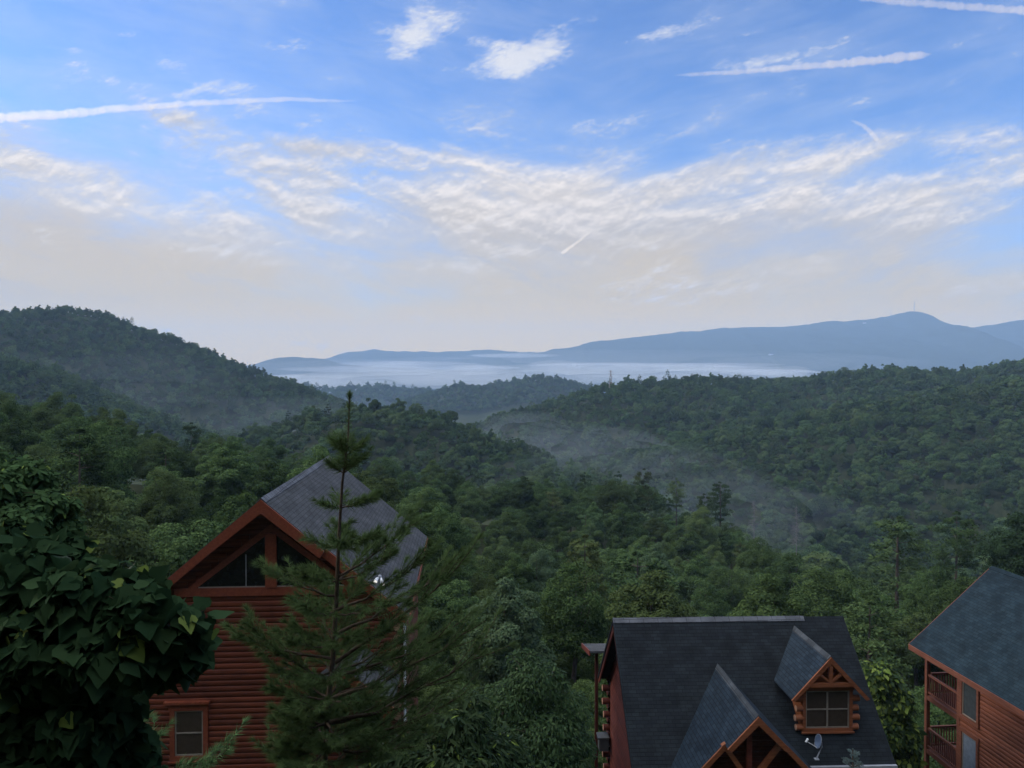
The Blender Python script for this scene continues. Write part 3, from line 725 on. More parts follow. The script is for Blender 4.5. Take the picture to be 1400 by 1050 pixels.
COURSE = .19
def log_courses(b, xl, xr, z0, z1, y, out=-1, axis='x', holes=(), r=.055, course=COURSE):
    """half-round log courses on a wall lying along `axis`; xl/xr are numbers or functions of height; holes = (a0, a1, z0, z1)."""
    fl_, fr_ = (xl if callable(xl) else lambda z: xl), (xr if callable(xr) else lambda z: xr)
    n = max(1, round((z1 - z0) / course)); h = (z1 - z0) / n
    for i in range(n):
        za, zb = z0 + i * h, z0 + (i + 1) * h; zm = (za + zb) / 2
        segs = [(fl_(zm), fr_(zm))]
        for (a0, a1, c0, c1) in holes:
            if c0 - .02 < zm < c1 + .02:
                segs = [s for q in segs for s in ((q[0], min(q[1], a0)), (max(q[0], a1), q[1])) if s[1] - s[0] > .02]
        for (a, c) in segs:
            if c - a < .03: continue
            prof = [(0, za), (r * .62, za + .006), (r * .93, za + h * .22), (r, za + h * .5), (r * .93, za + h * .78), (r * .62, zb - .006), (0, zb)]
            P = []
            for t in (a, c):
                for (d, z) in prof:
                    P.append((t, y + out * d, z) if axis == 'x' else (y + out * d, t, z))
            k = len(prof); b.add(P, [(j, j + 1, k + j + 1, k + j) for j in range(k - 1)], True)
            b.add(P, [tuple(range(k))[::-1], tuple(range(k, 2 * k))])
def log_end(parent, p, q, r, mat):
    """one projecting log: barrel and its pale sawn face, one part."""
    b = MB(); p, q = Vector(p), Vector(q); d = (q - p).normalized(); b.tube([p, q], r, 12, cap=False); nb = len(b.f)
    b.tube([q - d * .002, q + d * .012], r * .97, 12, smooth=False); o = b.build('log_end', mat, parent); o.data.materials.append(M_ENDS)
    for i, f in enumerate(o.data.polygons):
        if i >= nb: f.material_index = 1
    return o
def log_ends(parent, mat, x, y, z0, z1, dirx, diry, L=.28, step=.38, r=.13):
    """crossed log ends at a corner."""
    z = z0; i = 0
    while z < z1:
        d = Vector((dirx, 0, 0)) if i % 2 == 0 else Vector((0, diry, 0)); p = Vector((x, y, z))
        log_end(parent, p - d * .15, p + d * L * (1 + .12 * math.sin(i * 2.3)), r, mat); z += step / 2; i += 1
def window(parent, x0, x1, z0, z1, y, glass, trim, axis='x', out=-1, fw=.09, mull_v=1, mull_h=1, sill=True, name='window'):
    """surface-mounted window: window (casing) > pane, sash, sill."""
    def P(a, o, z): return (a, y + out * o, z) if axis == 'x' else (y + out * o, a, z)
    b = MB()
    for (a, c, e, f) in ((x0 - fw, x0, z0, z1), (x1, x1 + fw, z0, z1), (x0 - fw - .03, x1 + fw + .03, z1, z1 + fw * 1.3), (x0 - fw - .02, x1 + fw + .02, z0 - fw, z0)):
        b.span(P(a, .0, e), P(c, .115, f))
    w = b.build(name, trim, parent)
    g = MB(); g.span(P(x0 + .003, .01, z0 + .003), P(x1 - .003, .045, z1 - .003)); g.build('pane', glass, w)
    s = MB(); t = .022
    for i in range(mull_v + 2):
        xx = x0 + (x1 - x0) * i / (mull_v + 1); k = t * 1.4 if 0 < i < mull_v + 1 else t
        xx = min(max(xx, x0 + k + .004), x1 - k - .004); s.span(P(xx - k, .048, z0 + .004), P(xx + k, .075, z1 - .004))
    for i in range(mull_h + 2):
        zz = z0 + (z1 - z0) * i / (mull_h + 1); zz = min(max(zz, z0 + t + .006), z1 - t - .006); s.span(P(x0 + .006, .05, zz - t), P(x1 - .006, .079, zz + t))
    s.build('sash', M_SASH, w)
    if sill:
        q = MB(); q.span(P(x0 - fw - .05, .118, z0 - fw - .05), P(x1 + fw + .05, .17, z0 - fw + .0)); q.build('sill', trim, w)
    return w
M_SASH = flat_mat("tan_window_sash", (.22, .19, .16), .5)

# ================================================================== cabin with the red gable, left
def red_cabin():
    X0, Y0, TH, ZG = -8.18, 25.0, .06, -18.2
    root = empty('log_cabin', (X0, Y0, ZG), TH)
    tag(root, 'red log cabin with slate grey roof and triangular gable windows', 'cabin')
    rz_ = -4.22 - ZG; s = .845; hw = 4.75; L = 12.5; wy = .68; wx = 4.3   # ridge height, pitch, eave half width, length, wall plane, wall half width
    rz = lambda x: rz_ - s * abs(x)
    # roof: two slabs; the peak of the front overhang runs further forward than the eaves
    th = .14; st = 2.02; yf, yb = 0.0, .34
    for sg, nm in ((1, 'roof'), (-1, 'roof')):
        b = MB()
        b.slab((sg * st, yf, rz(st)), (sg * st, yb, rz(st)), (0, yb, rz_), (0, yf, rz_), th)
        b.slab((sg * hw, yb, rz(hw)), (sg * hw, L, rz(hw)), (0, L, rz_), (0, yb, rz_), th)
        o = b.build(nm, M_SLATE, root)
        if sg == 1: roof = o
    b = MB(); n = 42
    for i in range(n):   # overlapping ridge caps
        y0 = i * L / n; sag = .03 * math.sin(i * .9) * .5 + .02
        for sg in (-1, 1):
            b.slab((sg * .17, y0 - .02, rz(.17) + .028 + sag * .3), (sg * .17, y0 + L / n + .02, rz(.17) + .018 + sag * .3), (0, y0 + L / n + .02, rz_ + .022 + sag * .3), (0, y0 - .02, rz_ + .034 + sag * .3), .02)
    b.build('ridge_cap', M_CAP_LIT, roof)
    # barge boards: stepped
    def barge(sg, xa, xb, y, h=.35, t=.07, dz=-.02):
        b = MB(); z = lambda x: rz(x) + dz
        b.prism([(sg * xa, y, z(xa)), (sg * xb, y, z(xb)), (sg * (xb - h * .42), y, z(xb - h * .42) - h * 1.0), (sg * xa, y, z(xa) - h * 1.28)] if xa < .01 else
                [(sg * xa, y, z(xa)), (sg * xb, y, z(xb)), (sg * (xb - h * .42), y, z(xb - h * .42) - h), (sg * (xa - h * .42), y, z(xa - h * .42) - h)], None, (0, t, 0))
        return b.build('barge_board', M_TRIM, root)
    for sg in (1, -1):
        barge(sg, 0, st + .01, yf - .075); barge(sg, st - .1, hw + .02, yb - .075)
        b = MB(); b.beam((sg * (hw + .03), yb + .03, rz(hw) - .16), (sg * (hw + .03), L - .03, rz(hw) - .16), .04, .2); b.build('fascia', M_TRIM, root)
        b = MB()   # far gable boards
        b.prism([(0, L + .003, rz_ - .02), (sg * hw, L + .003, rz(hw) - .02), (sg * (hw - .1), L + .003, rz(hw - .1) - .3), (0, L + .003, rz_ - .4)], None, (0, .06, 0)); b.build('barge_board', M_TRIM, root)
    # triangular glass between sloping trims
    beam_z = -7.42 - ZG
    gz = beam_z + .14
    # walls
    b = MB(); lim = lambda z: min(wx, (rz_ - .22 - z) / s)
    tri = lambda z: max(0.0, 2.45 - (z - gz) / .76)        # half width of the glazed triangle at height z
    top = rz_ - .35
    wz1 = rz(wx) - .2
    log_courses(b, lambda z: -lim(z), lambda z: lim(z), 0.0, beam_z - .14, wy, holes=[(-3.18, -2.05, 5.15, 6.98)])
    n = int((top - gz) / COURSE)
    log_courses(b, lambda z: -lim(z), lambda z: -min(tri(z) + .27, lim(z)) if gz < z < gz + 1.70 else 0.0, beam_z + .14, top, wy)
    log_courses(b, lambda z: min(tri(z) + .27, lim(z)) if gz < z < gz + 1.70 else 0.0, lambda z: lim(z), beam_z + .14, top, wy)
    b.prism([(-wx, wy + .01, 0), (wx, wy + .01, 0), (wx, wy + .01, wz1), (0, wy + .01, rz_ - .25), (-wx, wy + .01, wz1)], None, (0, .12, 0))
    wall = b.build('wall', M_LOG, root)
    for sg in (1, -1):
        b = MB(); log_courses(b, wy + .14, L - .7, 0, wz1, sg * wx, out=sg, axis='y'); b.span((sg * (wx - .12), wy + .14, 0), (sg * (wx - .01), L - .7, wz1)); b.build('wall', M_LOG, root)
    b = MB(); b.prism([(-wx + .13, L - .7, 0), (wx - .13, L - .7, 0), (wx - .13, L - .7, wz1), (0, L - .7, rz_ - .25), (-wx + .13, L - .7, wz1)], None, (0, .12, 0)); b.build('wall', M_LOG, root)
    # beam under the glass, post, sloping trims, glass
    b = MB(); b.span((-3.0, wy - .11, beam_z - .14), (3.0, wy - .0, beam_z + .14)); b.build('beam', M_TRIM, root)
    b = MB(); b.span((-.02, wy - .15, beam_z + .142), (.35, wy - .0, rz_ - 1.25)); b.build('post', M_TRIM, root)
    for sg in (1, -1):
        h = 1.70; x_out = 2.45; c = .17
        a0 = c if sg < 0 else -c; ax = -.02 if sg < 0 else .35
        xx = (lambda q: -q + c) if sg < 0 else (lambda q: q + c)
        b = MB(); b.prism([(xx(x_out), wy - .05, gz), (ax, wy - .05, gz), (ax, wy - .05, gz + (x_out - abs(ax - c)) * .76), ], None, (0, .03, 0)) 
        w = b.build('gable_window', M_GLASS, root)
        b = MB(); b.prism([(xx(x_out + .30), wy - .10, gz), (xx(x_out), wy - .10, gz), (xx(.0), wy - .10, gz + x_out * .76), (xx(0), wy - .10, gz + x_out * .76 + .26)], None, (0, .098, 0)); b.build('frame', M_TRIM, w)
        b = MB(); b.span((xx(x_out - .05), wy - .075, gz + .001), (ax, wy - .052, gz + .035)); b.build('sill', M_SASH, w)
        if sg < 0:
            b = MB(); b.span((xx(.83), wy - .064, gz + .04), (xx(.85), wy - .052, gz + 1.1)); b.build('pane_line', M_METAL, w)  # thin upright line on the left pane
    # lower window with casing and hood
    w = window(root, -3.03, -2.10, 5.3, 6.83, wy, M_BLIND, M_TRIM, fw=.16, mull_v=0, mull_h=1)
    b = MB(); b.span((-3.35, wy - .21, 7.07), (-1.86, wy + .0, 7.15)); b.build('hood', M_TRIM, w)
    # side porch with a board-topped parapet at the left
    b = MB(); log_courses(b, -6.3, -wx - .02, 0.0, 6.1, wy + .5); b.span((-6.3, wy + .51, 0), (-wx - .02, wy + .6, 6.1)); b.build('porch_wall', M_LOG, root)
    b = MB(); b.span((-6.4, wy + .30, 6.105), (-wx - .02, wy + .85, 6.22)); b.build('railing_cap', M_TRIM, root)
    # crossed log ends and downspout on the right front corner
    log_ends(root, M_LOG, wx + .05, wy + .1, 4.0, rz(wx) - .5, 1, -1)
    b = MB(); b.tube([(wx + .30, wy - .12, rz(hw) - .3), (wx + .30, wy - .12, 1.0)], .045, 8); b.build('downspout', M_WHITE, root)
    # entry gable and low shed roof in front
    ex, ez, es = 3.05, 9.0, .80; e0 = -1.9
    for sg in (1, -1):
        b = MB(); b.slab((ex + sg * 1.4, e0, ez - es * 1.4), (ex + sg * 1.4, wy - .06, ez - es * 1.4), (ex, wy - .06, ez), (ex, e0, ez), .12); b.build('porch_roof', M_SLATE, root)
        b = MB(); b.prism([(ex, e0 - .07, ez - .01), (ex + sg * 1.42, e0 - .07, ez - es * 1.42 - .01), (ex + sg * 1.3, e0 - .07, ez - es * 1.3 - .28), (ex, e0 - .07, ez - .36)], None, (0, .065, 0)); b.build('barge_board', M_TRIM, root)
        b = MB(); b.span((ex + sg * 1.15 - .09, e0 + .1, 0), (ex + sg * 1.15 + .09, e0 + .28, ez - es * 1.15 - .2)); b.build('porch_post', M_TRIM, root)
    b = MB(); b.slab((-3.0, -.5, 3.72), (-.75, -.5, 3.72), (-.75, wy - .06, 4.05), (-3.0, wy - .06, 4.05), .1); b.build('shed_roof', M_CHAR, root)
    return root, rz
red, RZ1 = red_cabin()
def flood_light():
    # two-headed security light on the right eave
    e = empty('floodlight', (0, 0, 0)); tag(e, 'white two-headed security light on the eave of the red cabin', 'light')
    p = Vector(W(519, 792, 25.4)); e.location = p
    b = MB(); b.tube([(0, .06, .10), (0, 0, .06)], .06, 10); b.build('mount', M_METAL, e)
    for sx in (-.08, .09):
        b = MB(); b.tube([(sx * .4, 0, .05), (sx, -.05, -.01 - sx * .5), (sx * 1.4, -.16, -.07 - sx * .5)], [.03, .05, .075], 10); h = b.build('lamp_head', M_WHITE, e)
        b = MB(); b.tube([(sx * 1.4, -.162, -.072 - sx * .5), (sx * 1.42, -.172, -.078 - sx * .5)], .062, 10); b.build('lens', M_LAMP, h)
    return e
flood_light()
def porch_lamp():
    e = empty('wall_lamp', tuple(W(438, 962, 25.9))); tag(e, 'small lit lamp on the red log wall behind the tall pine', 'light')
    b = MB(); b.box((0, .06, .06), (.12, .05, .22)); b.tube([(0, .05, .14), (0, -.04, .16), (0, -.06, .09)], .015, 6); b.tube([(0, -.06, .06), (0, -.06, .10)], [.085, .03], 10); b.build('bracket', M_METAL, e)
    b = MB(); b.tube([(0, -.06, .055), (0, -.06, .0), (0, -.06, -.05)], [.03, .062, .03], 10); b.build('bulb', M_LAMP, e)
porch_lamp()

# ================================================================== cabin with dormer, middle
def gable_roof(parent, apex, half, s, y0, yb_fn, mat, th=.12, names='roof', cap=True):
    """small gable whose ridge runs back into a bigger roof; yb_fn(x, z) gives the y where it meets that roof."""
    ax, az = apex; out = []
    for sg in (-1, 1):
        b = MB(); z1 = az - s * half
        b.slab((ax + sg * half, y0, z1), (ax + sg * half, yb_fn(z1), z1), (ax, yb_fn(az), az), (ax, y0, az), th); out.append(b.build(names, mat, parent))
    if cap:
        b = MB()
        for sg in (-1, 1): b.slab((ax + sg * .14, y0 - .02, az - s * .14 + .03), (ax + sg * .14, yb_fn(az - s * .14), az - s * .14 + .03), (ax, yb_fn(az), az + .035), (ax, y0 - .02, az + .035), .02)
        b.build('ridge_cap', M_CAP_DIM, out[0])
    return out
def dormer_cabin():
    TH = .035; ZG = -21.6
    c = W((836 + 1156) / 2, 844, 32.0)
    root = empty('log_cabin', (c.x, c.y, ZG), TH); tag(root, 'dark-roofed log cabin with a front dormer window and an entry gable', 'cabin')
    RZ = c.z - ZG; s = .965; half = 4.25; hl = 4.87; th = .14
    rz = lambda y: RZ - s * abs(y)
    yb = lambda z: -(RZ - z) / s                              # y on the front slope at height z
    fr = MB(); fr.slab((-hl, -half, rz(half)), (hl, -half, rz(half)), (hl, 0, RZ), (-hl, 0, RZ), th); roof = fr.build('roof', M_CHAR, root)
    bk = MB(); bk.slab((-hl, half, rz(half)), (hl, half, rz(half)), (hl, 0, RZ), (-hl, 0, RZ), th); bk.build('roof', M_CHAR, root)
    b = MB(); n = 34
    for i in range(n):
        x0 = -hl + i * 2 * hl / n; x1 = x0 + 2 * hl / n + .02
        if i > n * .82: continue
        for sg in (-1, 1): b.slab((x0, sg * .16, rz(.16) + .035), (x1, sg * .16, rz(.16) + .025), (x1, 0, RZ + .03), (x0, 0, RZ + .042), .02)
    b.build('ridge_cap', M_CAP_LIT, roof)
    b = MB(); b.beam((-hl, -half - .05, rz(half) - .05), (hl, -half - .05, rz(half) - .05), .11, .11); b.build('gutter', M_METAL, root)
    for sx in (-1, 1):
        for sy in (-1, 1):
            b = MB(); x = sx * (hl - .03) - (.0 if sx < 0 else .056)
            b.prism([(x, 0, RZ - .21), (x, sy * (half - .02), rz(half - .02) - .21), (x, sy * (half - .14), rz(half - .14) - .44), (x, 0, RZ - .52)], None, (.056, 0, 0)); b.build('barge_board', M_LOG2, root)
    wxl = hl - .55; wy = half - .5; wz = rz(wy) - .18
    lim = lambda z: min(wy, (RZ - .2 - z) / s)
    for sx in (-1, 1):
        b = MB(); log_courses(b, lambda z: -lim(z), lambda z: lim(z), 0, RZ - .4, sx * wxl, out=sx, axis='y')
        b.prism([(sx * (wxl - .01), -wy, 0), (sx * (wxl - .01), wy, 0), (sx * (wxl - .01), wy, wz), (sx * (wxl - .01), 0, RZ - .25), (sx * (wxl - .01), -wy, wz)], None, (-sx * .11, 0, 0)); b.build('wall', M_LOG2, root)
    for sy in (-1, 1):
        b = MB(); log_courses(b, -wxl + .13, wxl - .13, 0, wz, sy * wy, out=sy); b.span((-wxl + .13, sy * (wy - .12), 0), (wxl - .13, sy * (wy - .01), wz)); b.build('wall', M_LOG2, root)
    # crossed log ends on the far left corner, and the corner of the back porch roof beyond it
    log_ends(root, M_LOG2, -wxl - .02, wy + .05, 2.4, rz(wy) - .4, -1, 1, .34, .62, .15)
    b = MB(); b.slab((-hl - .38, half - .2, RZ - 2.85), (-hl - .38, half + 2.6, RZ - 3.5), (-1, half + 2.6, RZ - 3.5), (-1, half - .2, RZ - 2.85), .1); pr = b.build('back_porch_roof', M_SLATE, root)
    b = MB(); b.beam((-hl - .41, half - .25, RZ - 2.93), (-hl - .41, half + 2.65, RZ - 3.6), .05, .22); b.build('fascia', M_LOG2, pr)
    for yy in (half + .55,):
        b = MB(); b.span((-hl - .04, yy - .07, 0), (-hl + .10, yy + .07, RZ - 3.05 - (yy - half) * .27)); b.build('porch_post', M_BAL, root)
    b = MB(); b.span((-hl - .05, half - .95, 4.0), (-hl + .38, half - .45, 4.55)); b.span((-hl - .12, half - 1.0, 4.553), (-hl + .4, half - .4, 4.64)); b.build('vent_box', M_GREYBOX, root)
    # ---- dormer
    dx, dz = 2.66, RZ - .30; ds, dh = 1.08, 1.47; y0 = yb(dz) - 3.38
    y0 = -3.70
    gable_roof(root, (dx, dz), dh, ds, y0, yb, M_BLUE2, .10)
    fw = y0 + .32; dw = .97
    d = MB(); zb = rz(fw) + .02; zt = dz - ds * dw - .12
    d.span((dx - dw, fw, rz(-fw) - .12), (dx + dw, fw + .10, zt)); d.prism([(dx - dw, fw, zt), (dx + dw, fw, zt), (dx, fw, dz - .14)], None, (0, .1, 0))
    for sg in (-1, 1): d.prism([(dx + sg * dw, fw + .101, rz(-fw) - .12), (dx + sg * dw, fw + .101, zt), (dx + sg * dw, yb(zt) + .1, zt)], None, (-sg * .1, 0, 0))
    dorm = d.build('dormer', M_ORANGE, root)
    for sg in (-1, 1):
        b = MB(); b.prism([(dx, y0 - .065, dz - .01), (dx + sg * (dh + .01), y0 - .065, dz - ds * (dh + .01) - .01), (dx + sg * (dh - .13), y0 - .065, dz - ds * (dh - .13) - .20), (dx, y0 - .065, dz - .26)], None, (0, .06, 0)); b.build('barge_board', M_ORANGE, dorm)
    b = MB()   # king-post truss in the peak
    tz = dz - .98; b.span((dx - .86, y0 - .05, tz - .15), (dx + .86, y0 + .06, tz)); b.span((dx - .07, y0 - .045, tz + .002), (dx + .07, y0 + .05, dz - .30))
    for sg in (-1, 1): b.beam((dx + sg * .07, y0, tz + .06), (dx + sg * .44, y0, tz + .36), .08, .09, up=(0, 1, 0))
    b.build('truss', M_ORANGE, dorm)
    z0 = rz(-fw) + .17; w = window(dorm, dx - .83, dx + .83, z0, z0 + 1.42, fw, M_BLIND, M_ORANGE, fw=.12, mull_v=1, mull_h=1)
    for sg in (-1, 1):
        for k in range(4):
            p = Vector((dx + sg * (dw - .05), fw - .02, z0 + .02 + k * .36)); log_end(dorm, p, p + Vector((sg * (.25 + .04 * (k % 2)), 0, 0)), .115, M_ORANGE)
    # ---- entry gable, stepped forward at its peak like the roof
    px_, pz = -.90, RZ - 1.40; ps, ph = 1.05, 2.9; f0 = -6.05; st = 1.05; f1 = f0 + .38
    for sg in (-1, 1):
        b = MB(); zz = pz - ps * ph; zs = pz - ps * st
        b.slab((px_ + sg * st, f0, zs), (px_ + sg * st, f1, zs), (px_, f1, pz), (px_, f0, pz), .12)
        b.slab((px_ + sg * ph, f1, zz), (px_ + sg * ph, max(yb(zz), -half) if True else 0, zz), (px_, yb(pz), pz), (px_, f1, pz), .12); o = b.build('porch_roof', M_BLUE2, root)
        b = MB(); b.prism([(px_, f0 - .065, pz - .01), (px_ + sg * (st + .01), f0 - .065, zs - .01), (px_ + sg * (st - .12), f0 - .065, zs + .12 - .24), (px_, f0 - .065, pz - .31)], None, (0, .06, 0)); b.build('barge_board', M_ORANGE, o)
        b = MB(); b.prism([(px_ + sg * (st - .1), f1 - .065, pz - ps * (st - .1) - .01), (px_ + sg * (ph + .01), f1 - .065, zz - .02), (px_ + sg * (ph - .12), f1 - .065, zz + .12 - .25), (px_ + sg * (st - .22), f1 - .065, pz - ps * (st - .22) - .25)], None, (0, .06, 0)); b.build('barge_board', M_ORANGE, o)
    b = MB()
    for sg in (-1, 1): b.slab((px_ + sg * .14, f0 - .02, pz - ps * .14 + .03), (px_ + sg * .14, yb(pz - ps * .14), pz - ps * .14 + .03), (px_, yb(pz), pz + .035), (px_, f0 - .02, pz + .035), .02)
    b.build('ridge_cap', M_CAP_DIM, root)
    b = MB(); b.span((px_ - .30, f0 + .25, pz - 3.4), (px_ - .12, f0 + .43, pz - .35)); b.build('king_post', M_LOG2, root)
    b = MB(); b.beam((px_ - 1.1, f0 + .34, pz - 1.1), (px_ - .25, f0 + .34, pz - 2.3), .16, .16, up=(0, 1, 0)); b.beam((px_ + .85, f0 + .34, pz - 1.2), (px_ - .1, f0 + .34, pz - 2.4), .16, .16, up=(0, 1, 0)); b.build('brace', M_ORANGE, root)
    b = MB(); gw = 2.4; gy = f0 + 1.4; log_courses(b, lambda z: px_ - min(gw, (pz - .25 - z) / ps), lambda z: px_ + min(gw, (pz - .25 - z) / ps), 0.0, pz - .4, gy); b.span((px_ - gw, gy + .01, 0), (px_ + gw, gy + .1, pz - ps * gw - .2)); b.build('porch_wall', M_LOG2, root)
    for sg in (-1, 1):
        b = MB(); b.span((px_ + sg * 2.45 - .1, f1 + .15, 0), (px_ + sg * 2.45 + .1, f1 + .35, pz - ps * 2.45 - .15)); b.build('porch_post', M_ORANGE, root)
    return root
M_BAL = wood_mat('dark_red_balusters', (.060, .018, .013), (.095, .028, .019), (.035, .012, .01), axis=2)
M_BLUE2 = shingle_mat("blue_black_shingles", (.010, .019, .030), (.018, .030, .044), (.006, .009, .014))
dormer_cabin()
def dish():
    p = Vector(W(1121, 1014, 27.6))
    e = empty('satellite_dish', p); tag(e, 'small grey-blue satellite dish on the roof below the dormer', 'satellite dish')
    d = Vector((-.95, -.12, .26)).normalized(); a = d.cross(Vector((0, 0, 1))).normalized(); u = a.cross(d).normalized() * -1
    if u.z < 0: u = -u
    b = MB(); nr, na = 6, 24; P = []
    for i in range(nr + 1):
        r = i / nr
        for k in range(na):
            t = 2 * math.pi * k / na; P.append(a * (.21 * r * math.cos(t)) + u * (.25 * r * math.sin(t)) + d * (.075 * r * r))
    m = len(P); P2 = [q - d * .012 for q in P]
    f = [(i * na + k, i * na + (k + 1) % na, (i + 1) * na + (k + 1) % na, (i + 1) * na + k) for i in range(nr) for k in range(na)]
    b.add(P + P2, f + [tuple(m + j for j in q[::-1]) for q in f] + [(nr * na + k, nr * na + (k + 1) % na, m + nr * na + (k + 1) % na, m + nr * na + k) for k in range(na)], True); b.build('reflector', M_GREYP, e)
    rim = [a * (.212 * math.cos(2 * math.pi * k / 24)) + u * (.252 * math.sin(2 * math.pi * k / 24)) + d * .078 for k in range(25)]
    b = MB(); b.tube(rim, .007, 6); b.build('rim', M_METAL, e)
    b = MB(); q = -u * .23 + d * .06; h = Vector((-.56, -.16, .10)); b.tube([q, h], .014, 6); b.build('feed_arm', M_WHITE, e)
    b = MB(); b.tube([h + Vector((-.02, -.02, -.03)), h + Vector((.05, .02, .05))], [.035, .03], 8); b.tube([h + Vector((.045, .02, .045)), h + Vector((.085, .03, .06))], [.045, .03], 10); b.build('receiver', M_WHITE, e)
    b = MB(); b.tube([-d * .015, Vector((.08, .05, -.05)), Vector((.10, .06, -.22)), Vector((-.02, .02, -.42)), Vector((-.12, .0, -.62))], .022, 8); b.box((-.12, .0, -.63), (.16, .14, .03)); b.build('mast', M_METAL, e)
dish()

# ================================================================== cabin with balconies, right
def balcony_cabin():
    far = W(1243, 880, 37.0); TH = math.atan(.0894); ZG = -22.4
    root = empty('log_cabin', (far.x, far.y, ZG), TH)
    tag(root, 'cedar log cabin with blue-green roof and two stacked balconies at the right edge', 'cabin')
    # local: x to the right (towards the ridge), y away; the far gable at y = 0, the house comes towards the viewer (negative y)
    ez = far.z - ZG; s = .872; run = 4.2; L = 19.0; th = .16; rzz = ez + s * run
    b = MB(); b.slab((0, -L, ez), (0, 0, ez), (run, 0, rzz), (run, -L, rzz), th); b.build('roof', M_BLUE, root)
    b = MB(); b.slab((2 * run, -L, ez), (2 * run, 0, ez), (run, 0, rzz), (run, -L, rzz), th); b.build('roof', M_BLUE, root)
    b = MB()
    for sg in (-1, 1): b.slab((run + sg * .15, -L, rzz - s * .15 + .035), (run + sg * .15, 0, rzz - s * .15 + .035), (run, 0, rzz + .04), (run, -L, rzz + .04), .02)
    b.build('ridge_cap', M_BLUE, root)
    b = MB(); b.beam((-.03, -L + .02, ez - .13), (-.03, -.02, ez - .13), .05, .24); b.build('fascia', M_TRIM3, root)
    for x1 in (0, 2 * run):
        b = MB(); sg = 1 if x1 == 0 else -1; b.prism([(x1, .003, ez - .02), (run, .003, rzz - .02), (run, .003, rzz - .38), (x1 + sg * .12, .003, ez - .24)], None, (0, .05, 0)); b.build('barge_board', M_TRIM3, root)
    wx = .62; wall_far = -2.75; yn = -L + .6
    wt = ez + s * wx - .2
    f1, f2 = far.z * 0 + (-15.55 - ZG), (-18.12 - ZG)          # balcony floors
    b = MB(); log_courses(b, yn, wall_far - .16, 0, wt, wx, out=-1, axis='y', course=.185, holes=[(wall_far - 1.28, wall_far - .34, f1 + .22, f1 + 1.92), (wall_far - 1.28, wall_far - .34, f2 + .12, f2 + 2.02)])
    b.span((wx + .01, yn, 0), (wx + .12, wall_far - .02, wt)); b.build('wall', M_LOG3, root)
    b = MB(); b.prism([(wx + .13, wall_far, 0), (2 * run - wx, wall_far, 0), (2 * run - wx, wall_far, wt), (run, wall_far, rzz - .3), (wx + .13, wall_far, wt)], None, (0, -.12, 0)); b.build('wall', M_LOG3, root)
    b = MB(); b.span((2 * run - wx - .12, yn, 0), (2 * run - wx - .01, wall_far - .13, wt)); log_courses(b, yn, wall_far - .13, 0, wt, 2 * run - wx, out=1, axis='y'); b.build('wall', M_LOG3, root)
    b = MB(); b.prism([(wx + .13, yn, 0), (2 * run - wx - .13, yn, 0), (2 * run - wx - .13, yn, wt), (run, yn, rzz - .3), (wx + .13, yn, wt)], None, (0, .12, 0)); b.build('wall', M_LOG3, root)
    b = MB(); b.span((wx - .075, wall_far - .16, 0), (wx + .14, wall_far + .04, wt)); b.build('corner_post', M_TRIM3, root)
    b = MB(); b.beam((wx - .07, yn, wt - .02), (wx - .07, wall_far - .17, wt - .02), .05, .22); b.build('frieze_board', M_TRIM3, root)
    # balconies
    for q, fz in enumerate((f1, f2)):
        d = MB(); d.span((wx - .08, wall_far + .05, fz - .22), (2 * run - wx, -.42, fz)); bal = d.build('balcony', M_TRIM3, root)
        b = MB(); b.span((wx - .06, wall_far + .06, fz + .93), (wx + .04, -.62, fz + 1.02)); b.span((wx - .05, wall_far + .06, fz + .10), (wx + .03, -.62, fz + .18))
        b.span((wx + .2, -.55, fz + .93), (2 * run - wx - .2, -.45, fz + 1.02)); b.span((wx + .2, -.54, fz + .10), (2 * run - wx - .2, -.46, fz + .18)); b.build('rail', M_TRIM3, bal)
        b = MB(); n = 15
        for i in range(n):
            y = wall_far + .14 + (2.1 - .1) * i / (n - 1) * .95; b.span((wx - .03, y - .02, fz + .181), (wx + .01, y + .02, fz + .929))
        for i in range(48):
            x = wx + .3 + i * (2 * run - 2 * wx - .6) / 47; b.span((x - .02, -.52, fz + .181), (x + .02, -.48, fz + .929))
        b.build('balusters', M_BAL, bal)
    for x in (wx - .02, run, 2 * run - wx):
        b = MB(); b.span((x - .085, -.615, 0), (x + .085, -.445, (ez + s * wx if x != run else rzz) - .25)); b.build('balcony_post', M_TRIM3, root)
    # the tall panes beside the balconies and one near the front
    for z0, z1, mt in ((f1 + .22, f1 + 1.92, M_DIMGLASS), (f2 + .12, f2 + 2.02, M_SKYGLASS)):
        window(root, wall_far - 1.28, wall_far - .34, z0, z1, wx, mt, M_TRIM3, axis='y', fw=.13, mull_v=0, mull_h=0, sill=True)
    return root
M_DIMGLASS = flat_mat("grey_window_glass", (.045, .055, .062), .12, .6)
balcony_cabin()

